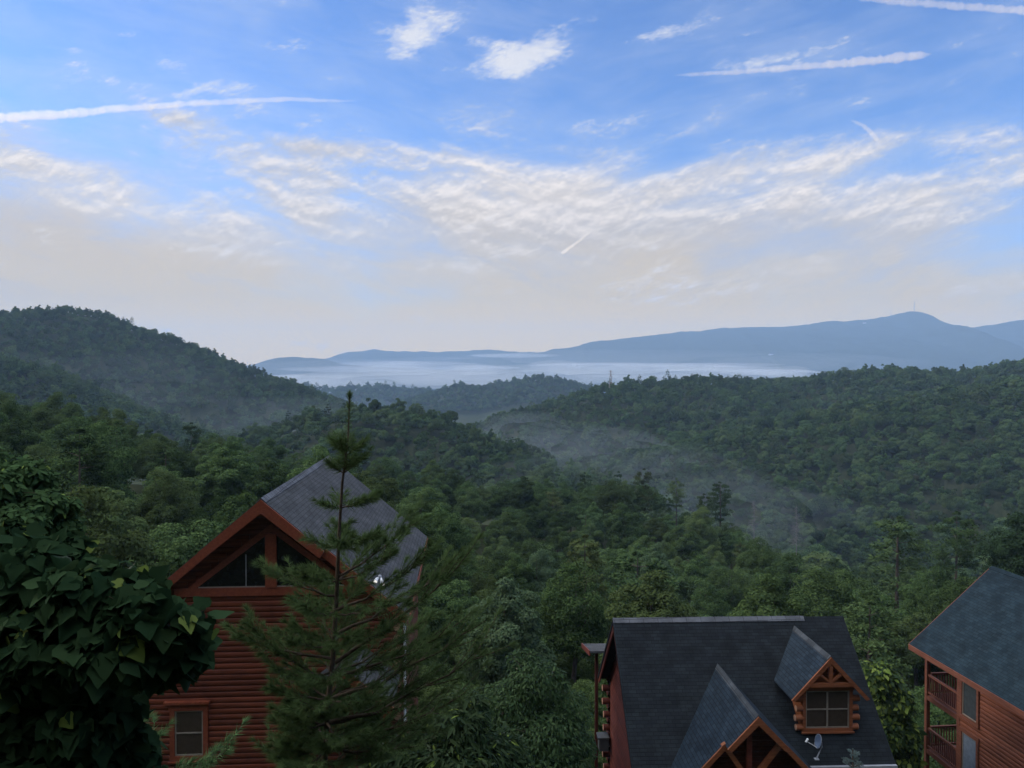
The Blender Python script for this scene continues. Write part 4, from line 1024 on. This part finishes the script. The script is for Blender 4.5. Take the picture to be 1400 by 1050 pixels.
# ------------------------------------------------------------------ plants close to the viewpoint
M_NEEDLE = leaf_mat("white_pine_needles", (.056, .112, .048), (.135, .215, .085), (.145, .215, .08), .15)
M_NEEDLE_Y = leaf_mat("new_pine_needles", (.075, .115, .040), (.130, .170, .070), (.12, .16, .06), .15)
M_TWIG = bark_mat("pine_twig", (.040, .028, .020), (.10, .075, .055))
M_VINE = leaf_mat("broad_vine_leaf", (.016, .040, .018), (.044, .084, .036), (.048, .086, .032), .22, .015)
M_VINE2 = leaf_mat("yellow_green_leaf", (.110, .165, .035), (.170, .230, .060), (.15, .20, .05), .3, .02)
M_SPRUCE = leaf_mat("blue_spruce_needles", (.085, .130, .125), (.165, .225, .220), (.15, .21, .21), .1)
M_LANCE = leaf_mat("lance_leaf", (.018, .040, .015), (.044, .074, .028), (.050, .078, .026), .22, .15)
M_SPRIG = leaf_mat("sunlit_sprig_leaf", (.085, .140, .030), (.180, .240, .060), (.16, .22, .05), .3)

def spikes(P, D, length, width, rg):
    """thin needles: one long triangle each from P along D."""
    n = len(P); s = np.cross(D, rg.normal(size=(n, 3))); s /= np.linalg.norm(s, axis=1, keepdims=True) + 1e-9
    L = (length * rg.uniform(.75, 1.15, n))[:, None]; w = width * .5
    D = D / (np.linalg.norm(D, axis=1, keepdims=True) + 1e-9)
    sag = np.array([0, 0, -.10])
    V = np.stack([P - s * w, P + s * w, P + (D + sag) * L], 1).reshape(-1, 3)
    return V, np.arange(3 * n).reshape(-1, 3)
def twig_needles(a, b, n, length, width, rg, ang=.75, tuft=.35):
    """needle sprays along the outer part of a twig a->b, denser in a tuft at the tip."""
    a, b = np.array(a), np.array(b); ax = (b - a) / (np.linalg.norm(b - a) + 1e-9)
    t = np.where(rg.random(n) < tuft, rg.uniform(.9, 1.0, n), rg.uniform(.15, 1.0, n))
    P = a + (b - a) * t[:, None]; q = rg.normal(size=(n, 3)); q -= (q @ ax)[:, None] * ax; q /= np.linalg.norm(q, axis=1, keepdims=True)
    spread = np.where(t > .9, rg.uniform(.1, ang, n), rg.uniform(ang * .6, ang * 1.25, n))[:, None]
    return spikes(P, ax * np.cos(spread) + q * np.sin(spread), length, width, rg)
class Acc:
    def __init__(s): s.V, s.F, s.n = [], [], 0
    def add(s, V, Fc): s.V.append(V); s.F.append(Fc + s.n); s.n += len(V)
    def mesh(s, name, mat): me = np_mesh(name, np.concatenate(s.V), np.concatenate(s.F)); me.materials.append(mat); return me

def young_pine(name, label, trunk_px, D, whorls, seed, rbase, nl=.115, nw=.0062, leader=.5, dens=1.0, extra=(), asym=0.0):
    """whorls: (py, branch length, number, rise); trunk_px: trunk line in the photo from the top down."""
    rg = np.random.default_rng(seed); T = [np.array(W(px, py, D)) for px, py in trunk_px]
    base = T[-1].copy(); base[2] = hz1(base[0], base[1]) - .2; T.append(base)
    e = empty(name, tuple(base + np.array([0, 0, .2])), 0); tag(e, label, 'tree'); o = base + np.array([0, 0, .2])
    T = [t - o for t in T]; n = len(T)
    tr = MB(); zs = [t[2] for t in T]; top, bot = zs[0], zs[-1]
    tr.tube(T, [.006 + (rbase - .006) * ((top - z) / (top - bot)) ** .8 for z in zs], 8)
    ac, new = Acc(), Acc()
    def at_z(z):
        for a, b in zip(T[:-1], T[1:]):
            if b[2] <= z <= a[2]: return b + (a - b) * (z - b[2]) / (a[2] - b[2])
        return T[0] if z > top else T[-1]
    def twig(a, b, r0, nn):
        tr.tube([a, a + (b - a) * .5 + np.array([0, 0, -.01]), b], [r0, r0 * .7, r0 * .35], 5, cap=False)
        V, Fc = twig_needles(a, b, int(nn * dens), nl, nw, rg); (new if rg.random() < .05 else ac).add(V, Fc)
    # leader
    V, Fc = twig_needles(at_z(top - leader), T[0], int(330 * dens), nl * .8, nw, rg, .8, .4); ac.add(V, Fc)
    def branch(p, az, L, rise, r0, more=1.0):
        d = np.array([np.cos(az), np.sin(az), 0]); k = 6; pts = []
        for i in range(k + 1):
            t = i / k; pts.append(p + d * L * t + np.array([0, 0, L * (rise * t * .62 + .22 * t ** 2.0 - .08 * t)]) + rg.normal(size=3) * L * .012)
        tr.tube(pts, [r0 * (1 - .75 * i / k) for i in range(k + 1)], 6, cap=False)
        for i in range(2, k + 1):
            V, Fc = twig_needles(pts[i - 1], pts[i], int((60 if i > 3 and L > .3 else 14) * dens), nl, nw, rg, .8, .0); ac.add(V, Fc)
        for i in range(2 if L > .5 else 1, k + 1):
            t = i / k; a = pts[i]; fwd = pts[i] - pts[i - 1]; fwd /= np.linalg.norm(fwd); sd = np.cross(fwd, [0, 0, 1]); sd /= np.linalg.norm(sd) + 1e-9
            ln = L * (.50 - .20 * t) * rg.uniform(.7, 1.2)
            ln = max(.10, min(ln, .55))
            for sg in (-1, 1):
                for q in range(1):
                    b = a + (fwd * rg.uniform(.6, 1.0) + sd * sg * rg.uniform(.45, .9) + np.array([0, 0, rg.uniform(.05, .55)])) * ln * (1 - .3 * q)
                    twig(a, b, r0 * .32, more * 120 if L > .75 else 105 if L > .3 else 30)
        twig(pts[-2], pts[-1] + (pts[-1] - pts[-2]) * .5, r0 * .3, more * 240 if L > .3 else 45)
    for py, L, nb, rise in whorls:
        p = at_z(np.array(W(trunk_px[0][0], py, D))[2] - o[2]); a0 = rg.uniform(0, 6.28)
        for i in range(nb): az = a0 + i * 6.283 / nb + rg.normal() * .25; branch(p, az, L * rg.uniform(.72, 1.15) * (1 + asym * math.cos(az) - asym * .6), rise * rg.uniform(.7, 1.3), .006 + .011 * L)
    for py, az, L, rise in extra:
        p = at_z(np.array(W(trunk_px[0][0], py, D))[2] - o[2]); branch(p, az, L, rise, .008 + .011 * L, 1.5)
    me = bpy.data.meshes.new('trunk'); me.from_pydata(tr.v, [], tr.f); me.polygons.foreach_set('use_smooth', tr.sm); me.materials.append(M_TWIG); link('trunk', me, None, e)
    link('crown', ac.mesh('crown', M_NEEDLE), None, e)
    if new.V: link('new_shoots', new.mesh('new_shoots', M_NEEDLE_Y), None, e)
    # cones
    return e, at_z, tr
young_pine('young_pine_tree', 'tall slender young pine in front of the red cabin roof', [(478, 540), (476, 600), (468, 660), (463, 740), (460, 820), (455, 900), (447, 980), (443, 1050)], 9.0,
    [(622, .20, 4, 1.1), (646, .27, 4, .8), (694, .42, 3, .25), (748, .46, 4, .35), (795, .62, 4, .5), (838, .80, 5, .35), (880, .85, 6, .3), (920, .95, 6, .2), (955, 1.0, 6, .2), (972, .6, 5, .3), (990, 1.0, 6, .15), (1010, .7, 6, .2), (1025, 1.1, 6, .15), (1045, .7, 6, .2), (1060, 1.15, 6, .15)],
    41, .055, extra=[(905, .10, 1.45, .95), (835, -.1, 1.05, .75), (960, .05, 1.6, .55), (1010, -.2, 1.5, .35), (790, .2, .8, .9), (815, 3.05, .75, .35), (900, 3.3, 1.0, .25), (990, .15, 1.75, .4), (935, 3.3, .85, 1.1), (870, .3, 1.3, .6), (925, -.3, 1.35, .5)], asym=.28)
young_pine('young_pine_tree', 'low pine with drooping boughs in the bottom left, under the vine', [(140, 985), (140, 1010), (138, 1050)], 6.0,
    [(1005, .2, 4, .5), (1035, .35, 5, .3), (1075, .5, 5, .2), (1110, .6, 6, .15)], 47, .03, nl=.09, leader=.2, dens=.5, extra=[(1105, .0, .9, .45)])

# ---- broad-leaved vine thicket, lower left
def lobed_leaf():
    """outline of one leaf (stalk at 0, tip at +Y), three shallow lobes, folded along the midrib."""
    o = [(0, 0), (.22, -.08), (.46, .08), (.52, .36), (.38, .50), (.30, .62), (.16, .86), (0, 1.05)]
    mid = [(0, 0), (0, .30), (0, .62), (0, 1.05)]
    V = [(x, y, .16 * abs(x) - .22 * max(0, y - .35) ** 2 - .10 * x * x) for x, y in o] + [(-x, y, .16 * abs(x) - .22 * max(0, y - .35) ** 2 - .10 * x * x) for x, y in o[1:-1]] + [(0, .32, -.03), (0, .64, -.05)]
    n = len(o); L = lambda i: i if i in (0, n - 1) else n + i - 1
    a, b = n + n - 2, n + n - 1
    F_ = []
    for f in (lambda i: i, L):
        t = [(0, f(1), a), (f(1), f(2), a), (f(2), f(3), a), (f(3), f(4), a), (f(4), b, a), (f(4), f(5), b), (f(5), f(6), b), (f(6), f(7), b)]
        F_ += t if f(1) == 1 else [q[::-1] for q in t]
    return np.array(V), np.array(F_)
LEAF_V, LEAF_F = lobed_leaf()
LANCE_V = np.array([(0, 0, 0), (.10, .25, .02), (.11, .55, 0), (0, 1.0, -.12), (-.11, .55, 0), (-.10, .25, .02), (0, .4, -.02)]); LANCE_F = np.array([(0, 1, 6), (1, 2, 6), (2, 3, 6), (3, 4, 6), (4, 5, 6), (5, 0, 6)])
def leaves(P, Nn, tip, size, rg, LV=LEAF_V, LF=LEAF_F):
    n = len(P); Nn = Nn / np.linalg.norm(Nn, axis=1, keepdims=True) if False else Nn / np.linalg.norm(Nn, axis=1)[:, None]
    t = tip - (tip * Nn).sum(1)[:, None] * Nn; t /= np.linalg.norm(t, axis=1)[:, None] + 1e-9; b = np.cross(t, Nn)
    s = np.asarray(size)[:, None, None]; bend = rg.uniform(.3, 2.4, n)[:, None]
    V = (b[:, None, :] * LV[None, :, :1] + t[:, None, :] * LV[None, :, 1:2] + Nn[:, None, :] * (LV[None, :, 2] * bend)[:, :, None]) * s + P[:, None, :]
    Fc = (LF[None] + (np.arange(n) * len(LV))[:, None, None]).reshape(-1, LF.shape[1])
    return V.reshape(-1, 3), Fc
def leafy(name, label, cat, lobes, n, size, seed, mat, base=None, tipdown=.9, mat2=None, frac2=.04, LV=LEAF_V, LF=LEAF_F, upb=.5, cam=.35, stem_r=.02, inner=.25, parts=('foliage', 'stem')):
    """foliage over a set of lobes given as (px, py, distance, radius px x, radius px y)."""
    rg = np.random.default_rng(seed); C = np.array([W(a, b, d) for a, b, d, *_ in lobes]); Rx = np.array([q[3] * q[2] / F for q in lobes]); Rz = np.array([q[4] * q[2] / F for q in lobes])
    k = rg.choice(len(lobes), n, p=(Rx * Rz) / (Rx * Rz).sum()); u = sphere_dirs(n, rg); u = u + np.array([0, -cam, upb * .6]); u /= np.linalg.norm(u, axis=1)[:, None]
    rr = np.where(rg.random(n) < inner, rg.uniform(.3, .85, n), rg.uniform(.85, 1.08, n))[:, None]
    P = C[k] + u * rr * np.stack([Rx[k], (Rx[k] + Rz[k]) * .5, Rz[k]], 1)
    Nn = u * .8 + np.array([0, -.25, upb]) + rg.normal(size=(n, 3)) * .60
    tip = np.array([0, 0, -tipdown]) + u * .55 + rg.normal(size=(n, 3)) * .5
    sz = size * np.clip(rg.normal(1, .32, n), .4, 1.8)
    m = C.mean(0) if base is None else np.array(W(*base)); g = hz1(m[0], m[1])
    e = empty(name, (m[0], m[1], g)); tag(e, label, cat); o = np.array([m[0], m[1], g])
    s2 = rg.random(n) < frac2
    V, Fc = leaves(P[~s2] - o, Nn[~s2], tip[~s2], sz[~s2], rg, LV, LF); me = np_mesh(parts[0], V, Fc, True); me.materials.append(mat); link(parts[0], me, None, e)
    if mat2 is not None:
        V, Fc = leaves(P[s2] - o, Nn[s2], tip[s2], sz[s2], rg, LV, LF); me = np_mesh('young_leaves', V, Fc, True); me.materials.append(mat2); link('young_leaves', me, None, e)
    b = MB(); hub = Vector((0, 0, min(C[:, 2] - o[2]) - .2)); root = Vector((0, 0, -.3)); b.tube([root, root.lerp(hub, .5), hub], [stem_r * 1.5, stem_r * 1.3, stem_r], 7)
    for c, r in zip(C, Rz):
        c = Vector(c - o); mid = root.lerp(c, .6) + Vector(rg.normal(size=3) * .12); b.tube([hub, hub.lerp(c, .4) + Vector((0, .12, .08)), hub.lerp(c, .75) + Vector((0, .08, .05)), c], [stem_r, stem_r * .8, stem_r * .55, stem_r * .25], 6)
        for q in range(4): b.tube([c, c + Vector(rg.normal(size=3) * r * .55) + Vector((0, 0, r * .2))], [stem_r * .25, stem_r * .1], 4)
    me = bpy.data.meshes.new(parts[1]); me.from_pydata(b.v, [], b.f); me.materials.append(M_TWIG); link(parts[1], me, None, e)
    return e
leafy('vine_thicket', 'big broad-leaved vine thicket filling the lower left corner', 'vine', [
    (40, 785, 4.2, 66, 46), (120, 812, 4.0, 60, 44), (190, 838, 3.9, 46, 36), (246, 852, 3.9, 30, 26), (276, 850, 4.0, 20, 20), (150, 890, 3.9, 62, 46), (50, 890, 4.0, 72, 60), (222, 905, 4.0, 30, 26), (255, 890, 4.0, 26, 24), (20, 985, 4.1, 70, 60),
    (115, 985, 4.0, 56, 46), (180, 965, 4.1, 22, 26), (180, 1010, 4.1, 20, 26), (-30, 860, 4.2, 70, 90), (88, 752, 4.4, 34, 24), (8, 738, 4.4, 40, 24), (60, 1055, 4.0, 110, 40), (160, 790, 4.1, 30, 22), (40, 900, 4.8, 110, 110), (140, 900, 4.7, 80, 80), (210, 800, 4.2, 20, 14), (268, 905, 4.1, 14, 12), (160, 1045, 4.2, 60, 34)],
    6000, .078, 61, M_VINE, (60, 1050, 4.2), mat2=M_VINE2, frac2=.035, inner=.4, stem_r=.014)
leafy('young_tree', 'small-leaved young tree at the left edge above the vine thicket', 'tree', [
    (34, 650, 9, 30, 22), (-6, 672, 8.6, 34, 34), (56, 690, 8.8, 34, 20), (92, 690, 9, 16, 10), (16, 716, 8.4, 44, 24), (-30, 650, 9, 40, 40), (88, 718, 9, 22, 16), (60, 655, 9.1, 14, 12)],
    7000, .085, 63, M_VINE, (-40, 900, 9), mat2=M_VINE2, frac2=.03, LV=LANCE_V * np.array([2.2, 1, 1]), LF=LANCE_F, upb=.7, stem_r=.022, inner=.6, parts=('crown', 'trunk'))
# ---- shrubs and small trees along the bottom edge
leafy('lance_leaf_shrub', 'shrub with long drooping narrow leaves right of the tall pine', 'shrub', [
    (620, 1010, 11, 50, 40), (570, 1040, 11, 45, 40), (660, 1040, 11, 45, 36), (640, 975, 11.4, 26, 30), (690, 1045, 11.5, 30, 45), (540, 1050, 10.6, 40, 34), (610, 1060, 10.5, 90, 40)],
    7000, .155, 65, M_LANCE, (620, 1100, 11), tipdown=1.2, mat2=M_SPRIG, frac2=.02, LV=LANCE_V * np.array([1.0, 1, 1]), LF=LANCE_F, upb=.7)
leafy('drooping_tree', 'dark tree with drooping leaf clusters at the bottom, left of the dormer cabin', 'tree', [
    (735, 935, 22, 40, 30), (700, 965, 22, 44, 36), (770, 975, 22, 36, 34), (740, 1010, 21.5, 60, 40), (690, 1020, 21.5, 44, 40), (785, 1030, 22, 28, 40), (730, 1060, 21, 80, 40), (715, 905, 22.5, 22, 18)],
    15000, .125, 67, M_LANCE, (740, 1150, 22), tipdown=1.1, LV=LANCE_V * np.array([1.6, 1, 1]), LF=LANCE_F, upb=.7, stem_r=.06, parts=('crown', 'trunk'))
leafy('leafy_sapling', 'bright yellow-green sapling right beside the dormer cabin roof', 'tree', [
    (1203, 930, 36, 22, 24), (1222, 960, 36, 22, 26), (1215, 1000, 36, 26, 30), (1236, 1010, 36, 18, 30), (1230, 1045, 36, 24, 30), (1192, 915, 36, 10, 9)],
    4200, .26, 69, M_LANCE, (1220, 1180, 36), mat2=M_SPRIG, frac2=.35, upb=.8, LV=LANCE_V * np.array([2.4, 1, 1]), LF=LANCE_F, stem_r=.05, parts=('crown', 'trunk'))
def blue_spruce():
    rg = np.random.default_rng(71); D = 21.0; t = np.array(W(1166, 1024, D)); g = hz1(t[0], t[1]); H = t[2] - g
    e = empty('blue_spruce_tree', (t[0], t[1], g)); tag(e, 'pale blue spruce whose tip shows below the dormer window', 'tree'); ac, b = Acc(), MB()
    b.tube([(0, 0, -.2), (0, 0, H * .5), (0, 0, H)], [.12, .07, .012], 7)
    V, Fc = twig_needles((0, 0, H - .35), (0, 0, H), 300, .035, .010, rg, .9); ac.add(V, Fc)
    z = H - .16; i = 0
    while z > H * .35:
        L = .10 + (H - z) * .34; nb = 6 + int((H - z) * 1.5)
        for q in range(nb):
            a = rg.uniform(0, 6.28); d = np.array([np.cos(a), np.sin(a), .45]); p = np.array([0, 0, z]); ln = L * rg.uniform(.75, 1.15); tip = p + d * ln
            b.tube([p, tip], [.012, .005], 4, cap=False); V, Fc = twig_needles(p, tip, int(90 + 120 * ln), .038, .011, rg, 1.0, .2); ac.add(V, Fc)
            for sg in (-1, 1):
                for f in (.45, .7):
                    s = np.array([-np.sin(a), np.cos(a), .25]) * sg; q0 = p + d * ln * f; q1 = q0 + (d * .6 + s * .7) * ln * .42; V, Fc = twig_needles(q0, q1, int(40 + 60 * ln), .038, .011, rg, 1.0, .2); ac.add(V, Fc)
        z -= .17 + .04 * (H - z)
    me = bpy.data.meshes.new('trunk'); me.from_pydata(b.v, [], b.f); me.materials.append(M_TWIG); link('trunk', me, None, e); link('crown', ac.mesh('crown', M_SPRUCE), None, e)
blue_spruce()
# ---- bare dead conifers in the misty valley
M_DEAD = bark_mat("dead_grey_wood", (.11, .105, .10), (.20, .195, .19))
def dead_tree(px, py, D, h, seed, label):
    rg = np.random.default_rng(seed); p = W(px, py, D); e = empty('dead_tree', (p.x, p.y, p.z - h)); tag(e, label, 'tree'); b = MB()
    b.tube([(0, 0, -2), (.1, 0, h * .5), (0, 0, h)], [.20, .13, .04], 6); b.build('trunk', M_DEAD, e); b = MB()
    for i in range(90):
        t = rg.uniform(.3, .98); a = rg.uniform(0, 6.28); L = (1 - t) * 3.4 + .6; b.tube([(0, 0, h * t), (math.cos(a) * L * .6, math.sin(a) * L * .6, h * t + .1), (math.cos(a) * L, math.sin(a) * L, h * t - .25)], [.07, .05, .02], 4)
    b.build('bare_limbs', M_DEAD, e)
dead_tree(1089, 690, 262, 20, 3, 'bare grey dead conifer standing in the misty valley')
dead_tree(1031, 684, 290, 17, 4, 'fainter bare conifer farther left in the valley mist')
# ---- far structures
def mast(px, py, D, h, label, guy=False):
    p = W(px, py, D); g = hz1(p.x, p.y); h = p.z - g; e = empty('radio_mast', (p.x, p.y, g)); tag(e, label, 'mast'); w = .012 * h + .8
    b = MB()
    for a in (0, 2.1, 4.2): b.tube([(w * math.cos(a), w * math.sin(a), 0), (w * .25 * math.cos(a), w * .25 * math.sin(a), h)], w * .8, 4)
    for i in range(12): z = h * i / 12; b.tube([(w * (1 - .06 * i) * math.cos(a), w * (1 - .06 * i) * math.sin(a), z) for a in (0, 2.1, 4.2, 6.28)], w * .12, 4)
    b.build('lattice', M_METAL, e)
mast(1250, 411, 7195, 100, 'tall radio mast on the peak of the blue ridge')
mast(1218, 423, 7190, 60, 'short faint mast left of the blue peak')
def pylon(px, py, D):
    p = W(px, py, D); g = hz1(p.x, p.y); h = p.z - g; e = empty('power_pylon', (p.x, p.y, g)); tag(e, 'lattice power pylon on the crest of the right hill', 'pylon'); b = MB()
    for sx in (-1, 1):
        for sy in (-1, 1): b.tube([(sx * 2, sy * 2, 0), (sx * .7, sy * .7, h * .7), (sx * .3, sy * .3, h)], .16, 4)
    for i in range(6):
        z0, z1 = h * i / 6, h * (i + 1) / 6; r0, r1 = 2 - 1.6 * i / 6, 2 - 1.6 * (i + 1) / 6
        for s in (-1, 1): b.tube([(-r0, s * r0, z0), (r1, s * r1, z1)], .09, 4); b.tube([(r0, s * r0, z0), (-r1, s * r1, z1)], .09, 4)
    b.build('lattice', M_RUST, e); b = MB()
    for z, w in ((h * .95, 2.6), (h * .82, 3.2), (h * .70, 2.6)): b.beam((-w, 0, z), (w, 0, z), .25, .3)
    b.build('cross_arms', M_RUST, e)
M_RUST = flat_mat("weathered_steel", (.30, .25, .22), .7)
pylon(835, 506, 826)
def far_house(px, py, D, w, label):
    p = W(px, py, D); g = hz1(p.x, p.y); e = empty('house', (p.x, p.y, g + 3)); tag(e, label, 'house')
    b = MB(); b.span((-w / 2, -5, -4), (w / 2, 5, 7)); b.build('wall', M_WHITE, e)
    b = MB(); b.slab((-w / 2 - .6, -5.8, 6.8), (w / 2 + .6, -5.8, 6.8), (w / 2 + .6, 0, 11), (-w / 2 - .6, 0, 11), .4); b.slab((-w / 2 - .6, 5.8, 6.8), (w / 2 + .6, 5.8, 6.8), (w / 2 + .6, 0, 11), (-w / 2 - .6, 0, 11), .4); b.build('roof', M_SLATE, e)
far_house(1054, 482, 6200, 34, 'white house on the lower flank of the blue ridge')
far_house(1182, 440, 7060, 26, 'tiny white house high on the blue ridge left of the peak')

# ---- condensation trails far up in the sky: long lumpy bodies of thin ice cloud
def contrail(label, pts, alt, r0, r1, dens, seed, col=(1, .98, .95), lump=.36):
    """pts: photo pixels along the trail; the trail hangs at one altitude."""
    def sky(px, py):
        v = W(px, py, 1000.0); k = alt / v.z; return np.array([v.x * k, v.y * k, alt])
    A = [sky(*q) for q in pts]; n = 260; rg = np.random.default_rng(seed)
    seg = np.array([0] + [np.linalg.norm(b - a) for a, b in zip(A[:-1], A[1:])]).cumsum(); tt = np.linspace(0, seg[-1], n); P = np.stack([np.interp(tt, seg, [a[i] for a in A]) for i in range(3)], 1)
    ax = np.gradient(P, axis=0); ax /= np.linalg.norm(ax, axis=1)[:, None]; up = np.array([0, 0, 1.0]); sd = np.cross(ax, up); sd /= np.linalg.norm(sd, axis=1)[:, None]
    na = 20; th = np.linspace(0, 2 * np.pi, na, endpoint=False); f = np.linspace(0, 1, n)
    rad = (r0 + (r1 - r0) * f) * np.clip(np.minimum(f, 1 - f) * 14, .04, 1) ** .6
    k = 1 + lump * 2 * fbm(np.repeat(tt[:, None] / (r0 + r1) * 2.0, na, 1), np.cos(th)[None] * 1.3 + seed + 0 * tt[:, None], 1.0, 4, seed)
    off = (fbm(tt / (r0 + r1) * .35, tt * 0, 1.0, 3, seed + 5) * r0 * .5)[:, None]
    V = P[:, None] + sd[:, None] * (np.cos(th)[None, :, None] * (rad[:, None] * k)[:, :, None] + off[:, :, None]) + up * (np.sin(th)[None] * rad[:, None] * k)[:, :, None] * .8
    V = V.reshape(-1, 3); o = V.mean(0); i, j = np.meshgrid(np.arange(n - 1), np.arange(na), indexing='ij'); j2 = (j + 1) % na
    Fc = np.stack([i * na + j, i * na + j2, (i + 1) * na + j2, (i + 1) * na + j], -1).reshape(-1, 4)
    c0 = np.arange(na); V = np.concatenate([V, [P[0], P[-1]]])
    caps = np.concatenate([np.stack([c0, (c0 + 1) % na, np.full(na, len(V) - 2), np.full(na, len(V) - 2)], 1), np.stack([c0 + (n - 1) * na, (c0 + 1) % na + (n - 1) * na, np.full(na, len(V) - 1), np.full(na, len(V) - 1)], 1)])
    Fc = outward(V, Fc); bm = np_mesh('contrail', V - o, Fc, True); ob = link('contrail', bm, None, None, tuple(o))
    m, nt, out = new_mat('ice_cloud'); v = nt.nodes.new('ShaderNodeVolumePrincipled'); v.inputs['Color'].default_value = (*col, 1); v.inputs['Density'].default_value = dens; v.inputs['Anisotropy'].default_value = .3
    nt.links.new(v.outputs[0], out.inputs['Volume']); bm.materials.append(m); tag(ob, label, 'contrail'); return ob
CON = [('long white contrail crossing the left side of the sky', [(-60, 166), (40, 159), (180, 147), (300, 139), (400, 136), (492, 138)], 215, 70, 1.5e-3, 1),
       ('white contrail high on the right with a blunt right end', [(920, 103), (1000, 99), (1100, 91), (1200, 82), (1274, 74)], 60, 175, 1.6e-3, 2),
       ('contrail cut off by the top right corner', [(1160, -4), (1250, 4), (1330, 10), (1460, 19)], 80, 120, 1.5e-3, 3),
       ('short slanting contrail above the middle of the blue ridge', [(752, 357), (780, 338), (818, 310)], 230, 20, 1.0e-3, 4),
       ('small curved wisp of contrail in the right half of the sky', [(1162, 164), (1180, 172), (1192, 182), (1200, 193)], 60, 110, .8e-3, 5)]
for lab, pts, a, b_, d, s in CON: contrail(lab, pts, 9000.0, a, b_, d, s)

# ------------------------------------------------------------------ air: fog in the valleys and the haze over everything
def vol_mat(name, col, dens, aniso=0.0):
    m, nt, out = new_mat(name); v = nt.nodes.new('ShaderNodeVolumePrincipled')
    v.inputs['Color'].default_value = (*col, 1); v.inputs['Density'].default_value = dens; v.inputs['Anisotropy'].default_value = aniso
    nt.links.new(v.outputs[0], out.inputs['Volume']); return m
def fog_mesh(name, specs, seed):
    """closed lumpy flattened bodies of fog: (centre, radii, heading)."""
    Vs, Fs, b = [], [], 0
    for q, (c, rad, hd) in enumerate(specs):
        nu, nv = 56, 22; u = np.linspace(0, 2 * np.pi, nu, endpoint=False); v = np.linspace(-.5 * np.pi, .5 * np.pi, nv)
        U, Vv = np.meshgrid(u, v); d = np.stack([np.cos(Vv) * np.cos(U), np.cos(Vv) * np.sin(U), np.sin(Vv)], -1).reshape(-1, 3)
        k = 1 + .6 * fbm(d[:, 0] * 1.7 + 7 * q, d[:, 1] * 1.7 + d[:, 2] * 1.0, 1.0, 3, seed + q)
        p = d * k[:, None] * np.array(rad); ch, sh = math.cos(hd), math.sin(hd)
        p = np.stack([p[:, 0] * ch - p[:, 1] * sh, p[:, 0] * sh + p[:, 1] * ch, p[:, 2]], -1) + np.array(c)
        i, j = np.meshgrid(np.arange(nv - 1), np.arange(nu), indexing='ij'); j2 = (j + 1) % nu
        Fs.append(np.stack([i * nu + j, i * nu + j2, (i + 1) * nu + j2, (i + 1) * nu + j], -1).reshape(-1, 4) + b); Vs.append(p); b += len(p)
    return np_mesh(name, np.concatenate(Vs), np.concatenate([outward(v, f - f.min()) + f.min() for v, f in zip(Vs, Fs)]), True)
def fog(name, label, specs, dens, seed, col=(.84, .93, 1), aniso=0.0):
    o = link(name, fog_mesh(name, specs, seed), vol_mat(name, col, dens, aniso)); tag(o, label, 'fog', None, 'stuff'); return o
def fl(px, py, D, rx, ry, rz, hd=0.0):
    p = W(px, py, D); return ((p.x, p.y, p.z), (rx, ry, rz), hd)
fog('fog_bank', 'white fog bank filling the far valley below the blue ridge', [
    fl(500, 520, 2920, 476, 240, 30, .2), fl(620, 517, 2960, 544, 240, 32), fl(760, 513, 3000, 595, 224, 30, -.1), fl(900, 512, 3040, 595, 224, 34), fl(1040, 514, 3000, 408, 208, 27, .1),
    fl(440, 527, 2800, 289, 208, 28, .3), fl(680, 522, 2848, 527, 176, 25), fl(850, 519, 2880, 527, 176, 23),
    fl(540, 506, 3120, 153, 96, 28, .2), fl(760, 503, 3160, 221, 96, 25), fl(660, 509, 3040, 127, 96, 30), fl(950, 506, 3160, 187, 96, 27), fl(850, 504, 3120, 102, 80, 22), fl(1060, 509, 3080, 136, 80, 22)], 1.7e-3, 3, (1, .99, .97), 0.0)
fog('fog_wisps', 'thin torn fog wisps lifting along the foot of the blue ridge', [
    fl(560, 498, 5900, 520, 200, 26, .05), fl(640, 503, 5900, 420, 180, 22), fl(800, 500, 5900, 500, 180, 26), fl(880, 503, 5850, 420, 160, 22, .1), fl(985, 505, 5800, 480, 160, 26), fl(700, 486, 6300, 420, 200, 18), fl(1050, 508, 5300, 350, 160, 20), fl(930, 499, 5600, 700, 150, 16, -.05), fl(480, 505, 5300, 500, 160, 20)], 1.6e-3, 31, (1, .98, .96), 0.0)
fog('fog_veil', 'faint white veil rising up the foot of the blue ridge', [
    fl(820, 500, 5200, 1900, 420, 100), fl(500, 505, 4900, 1100, 400, 80), fl(1100, 500, 5200, 900, 350, 70)], 1.8e-4, 51, (1, .98, .96), 0.0)
fog('valley_mist', 'thin mist hanging in the hollow below the right hill', [
    fl(830, 650, 440, 75, 100, 22, -.3), fl(780, 618, 500, 42, 110, 18, .2), fl(920, 672, 420, 75, 70, 20, .2), fl(1000, 700, 390, 60, 60, 17), fl(885, 680, 395, 50, 60, 16), fl(722, 594, 600, 36, 110, 14, .3), fl(760, 606, 540, 28, 90, 13, .3)], 7.5e-4, 12)
fog('valley_mist', 'faint mist in the gap between the left hill and the dark knoll', [
    fl(300, 588, 650, 130, 60, 22, .1), fl(420, 580, 620, 120, 60, 20, -.1), fl(60, 528, 720, 170, 45, 34, -.1), fl(190, 562, 690, 130, 45, 26, -.2)], 4.5e-4, 21)
M_HAZE = vol_mat("haze", (0.50, 0.71, 1.0), 1.15e-4, 0.0)
hb = MB(); hb.span((-11500, -11500, -260), (11500, 11500, 640))
hz = hb.build('haze', M_HAZE); tag(hz, 'pale even haze in the air over the whole valley', 'haze', None, 'stuff')
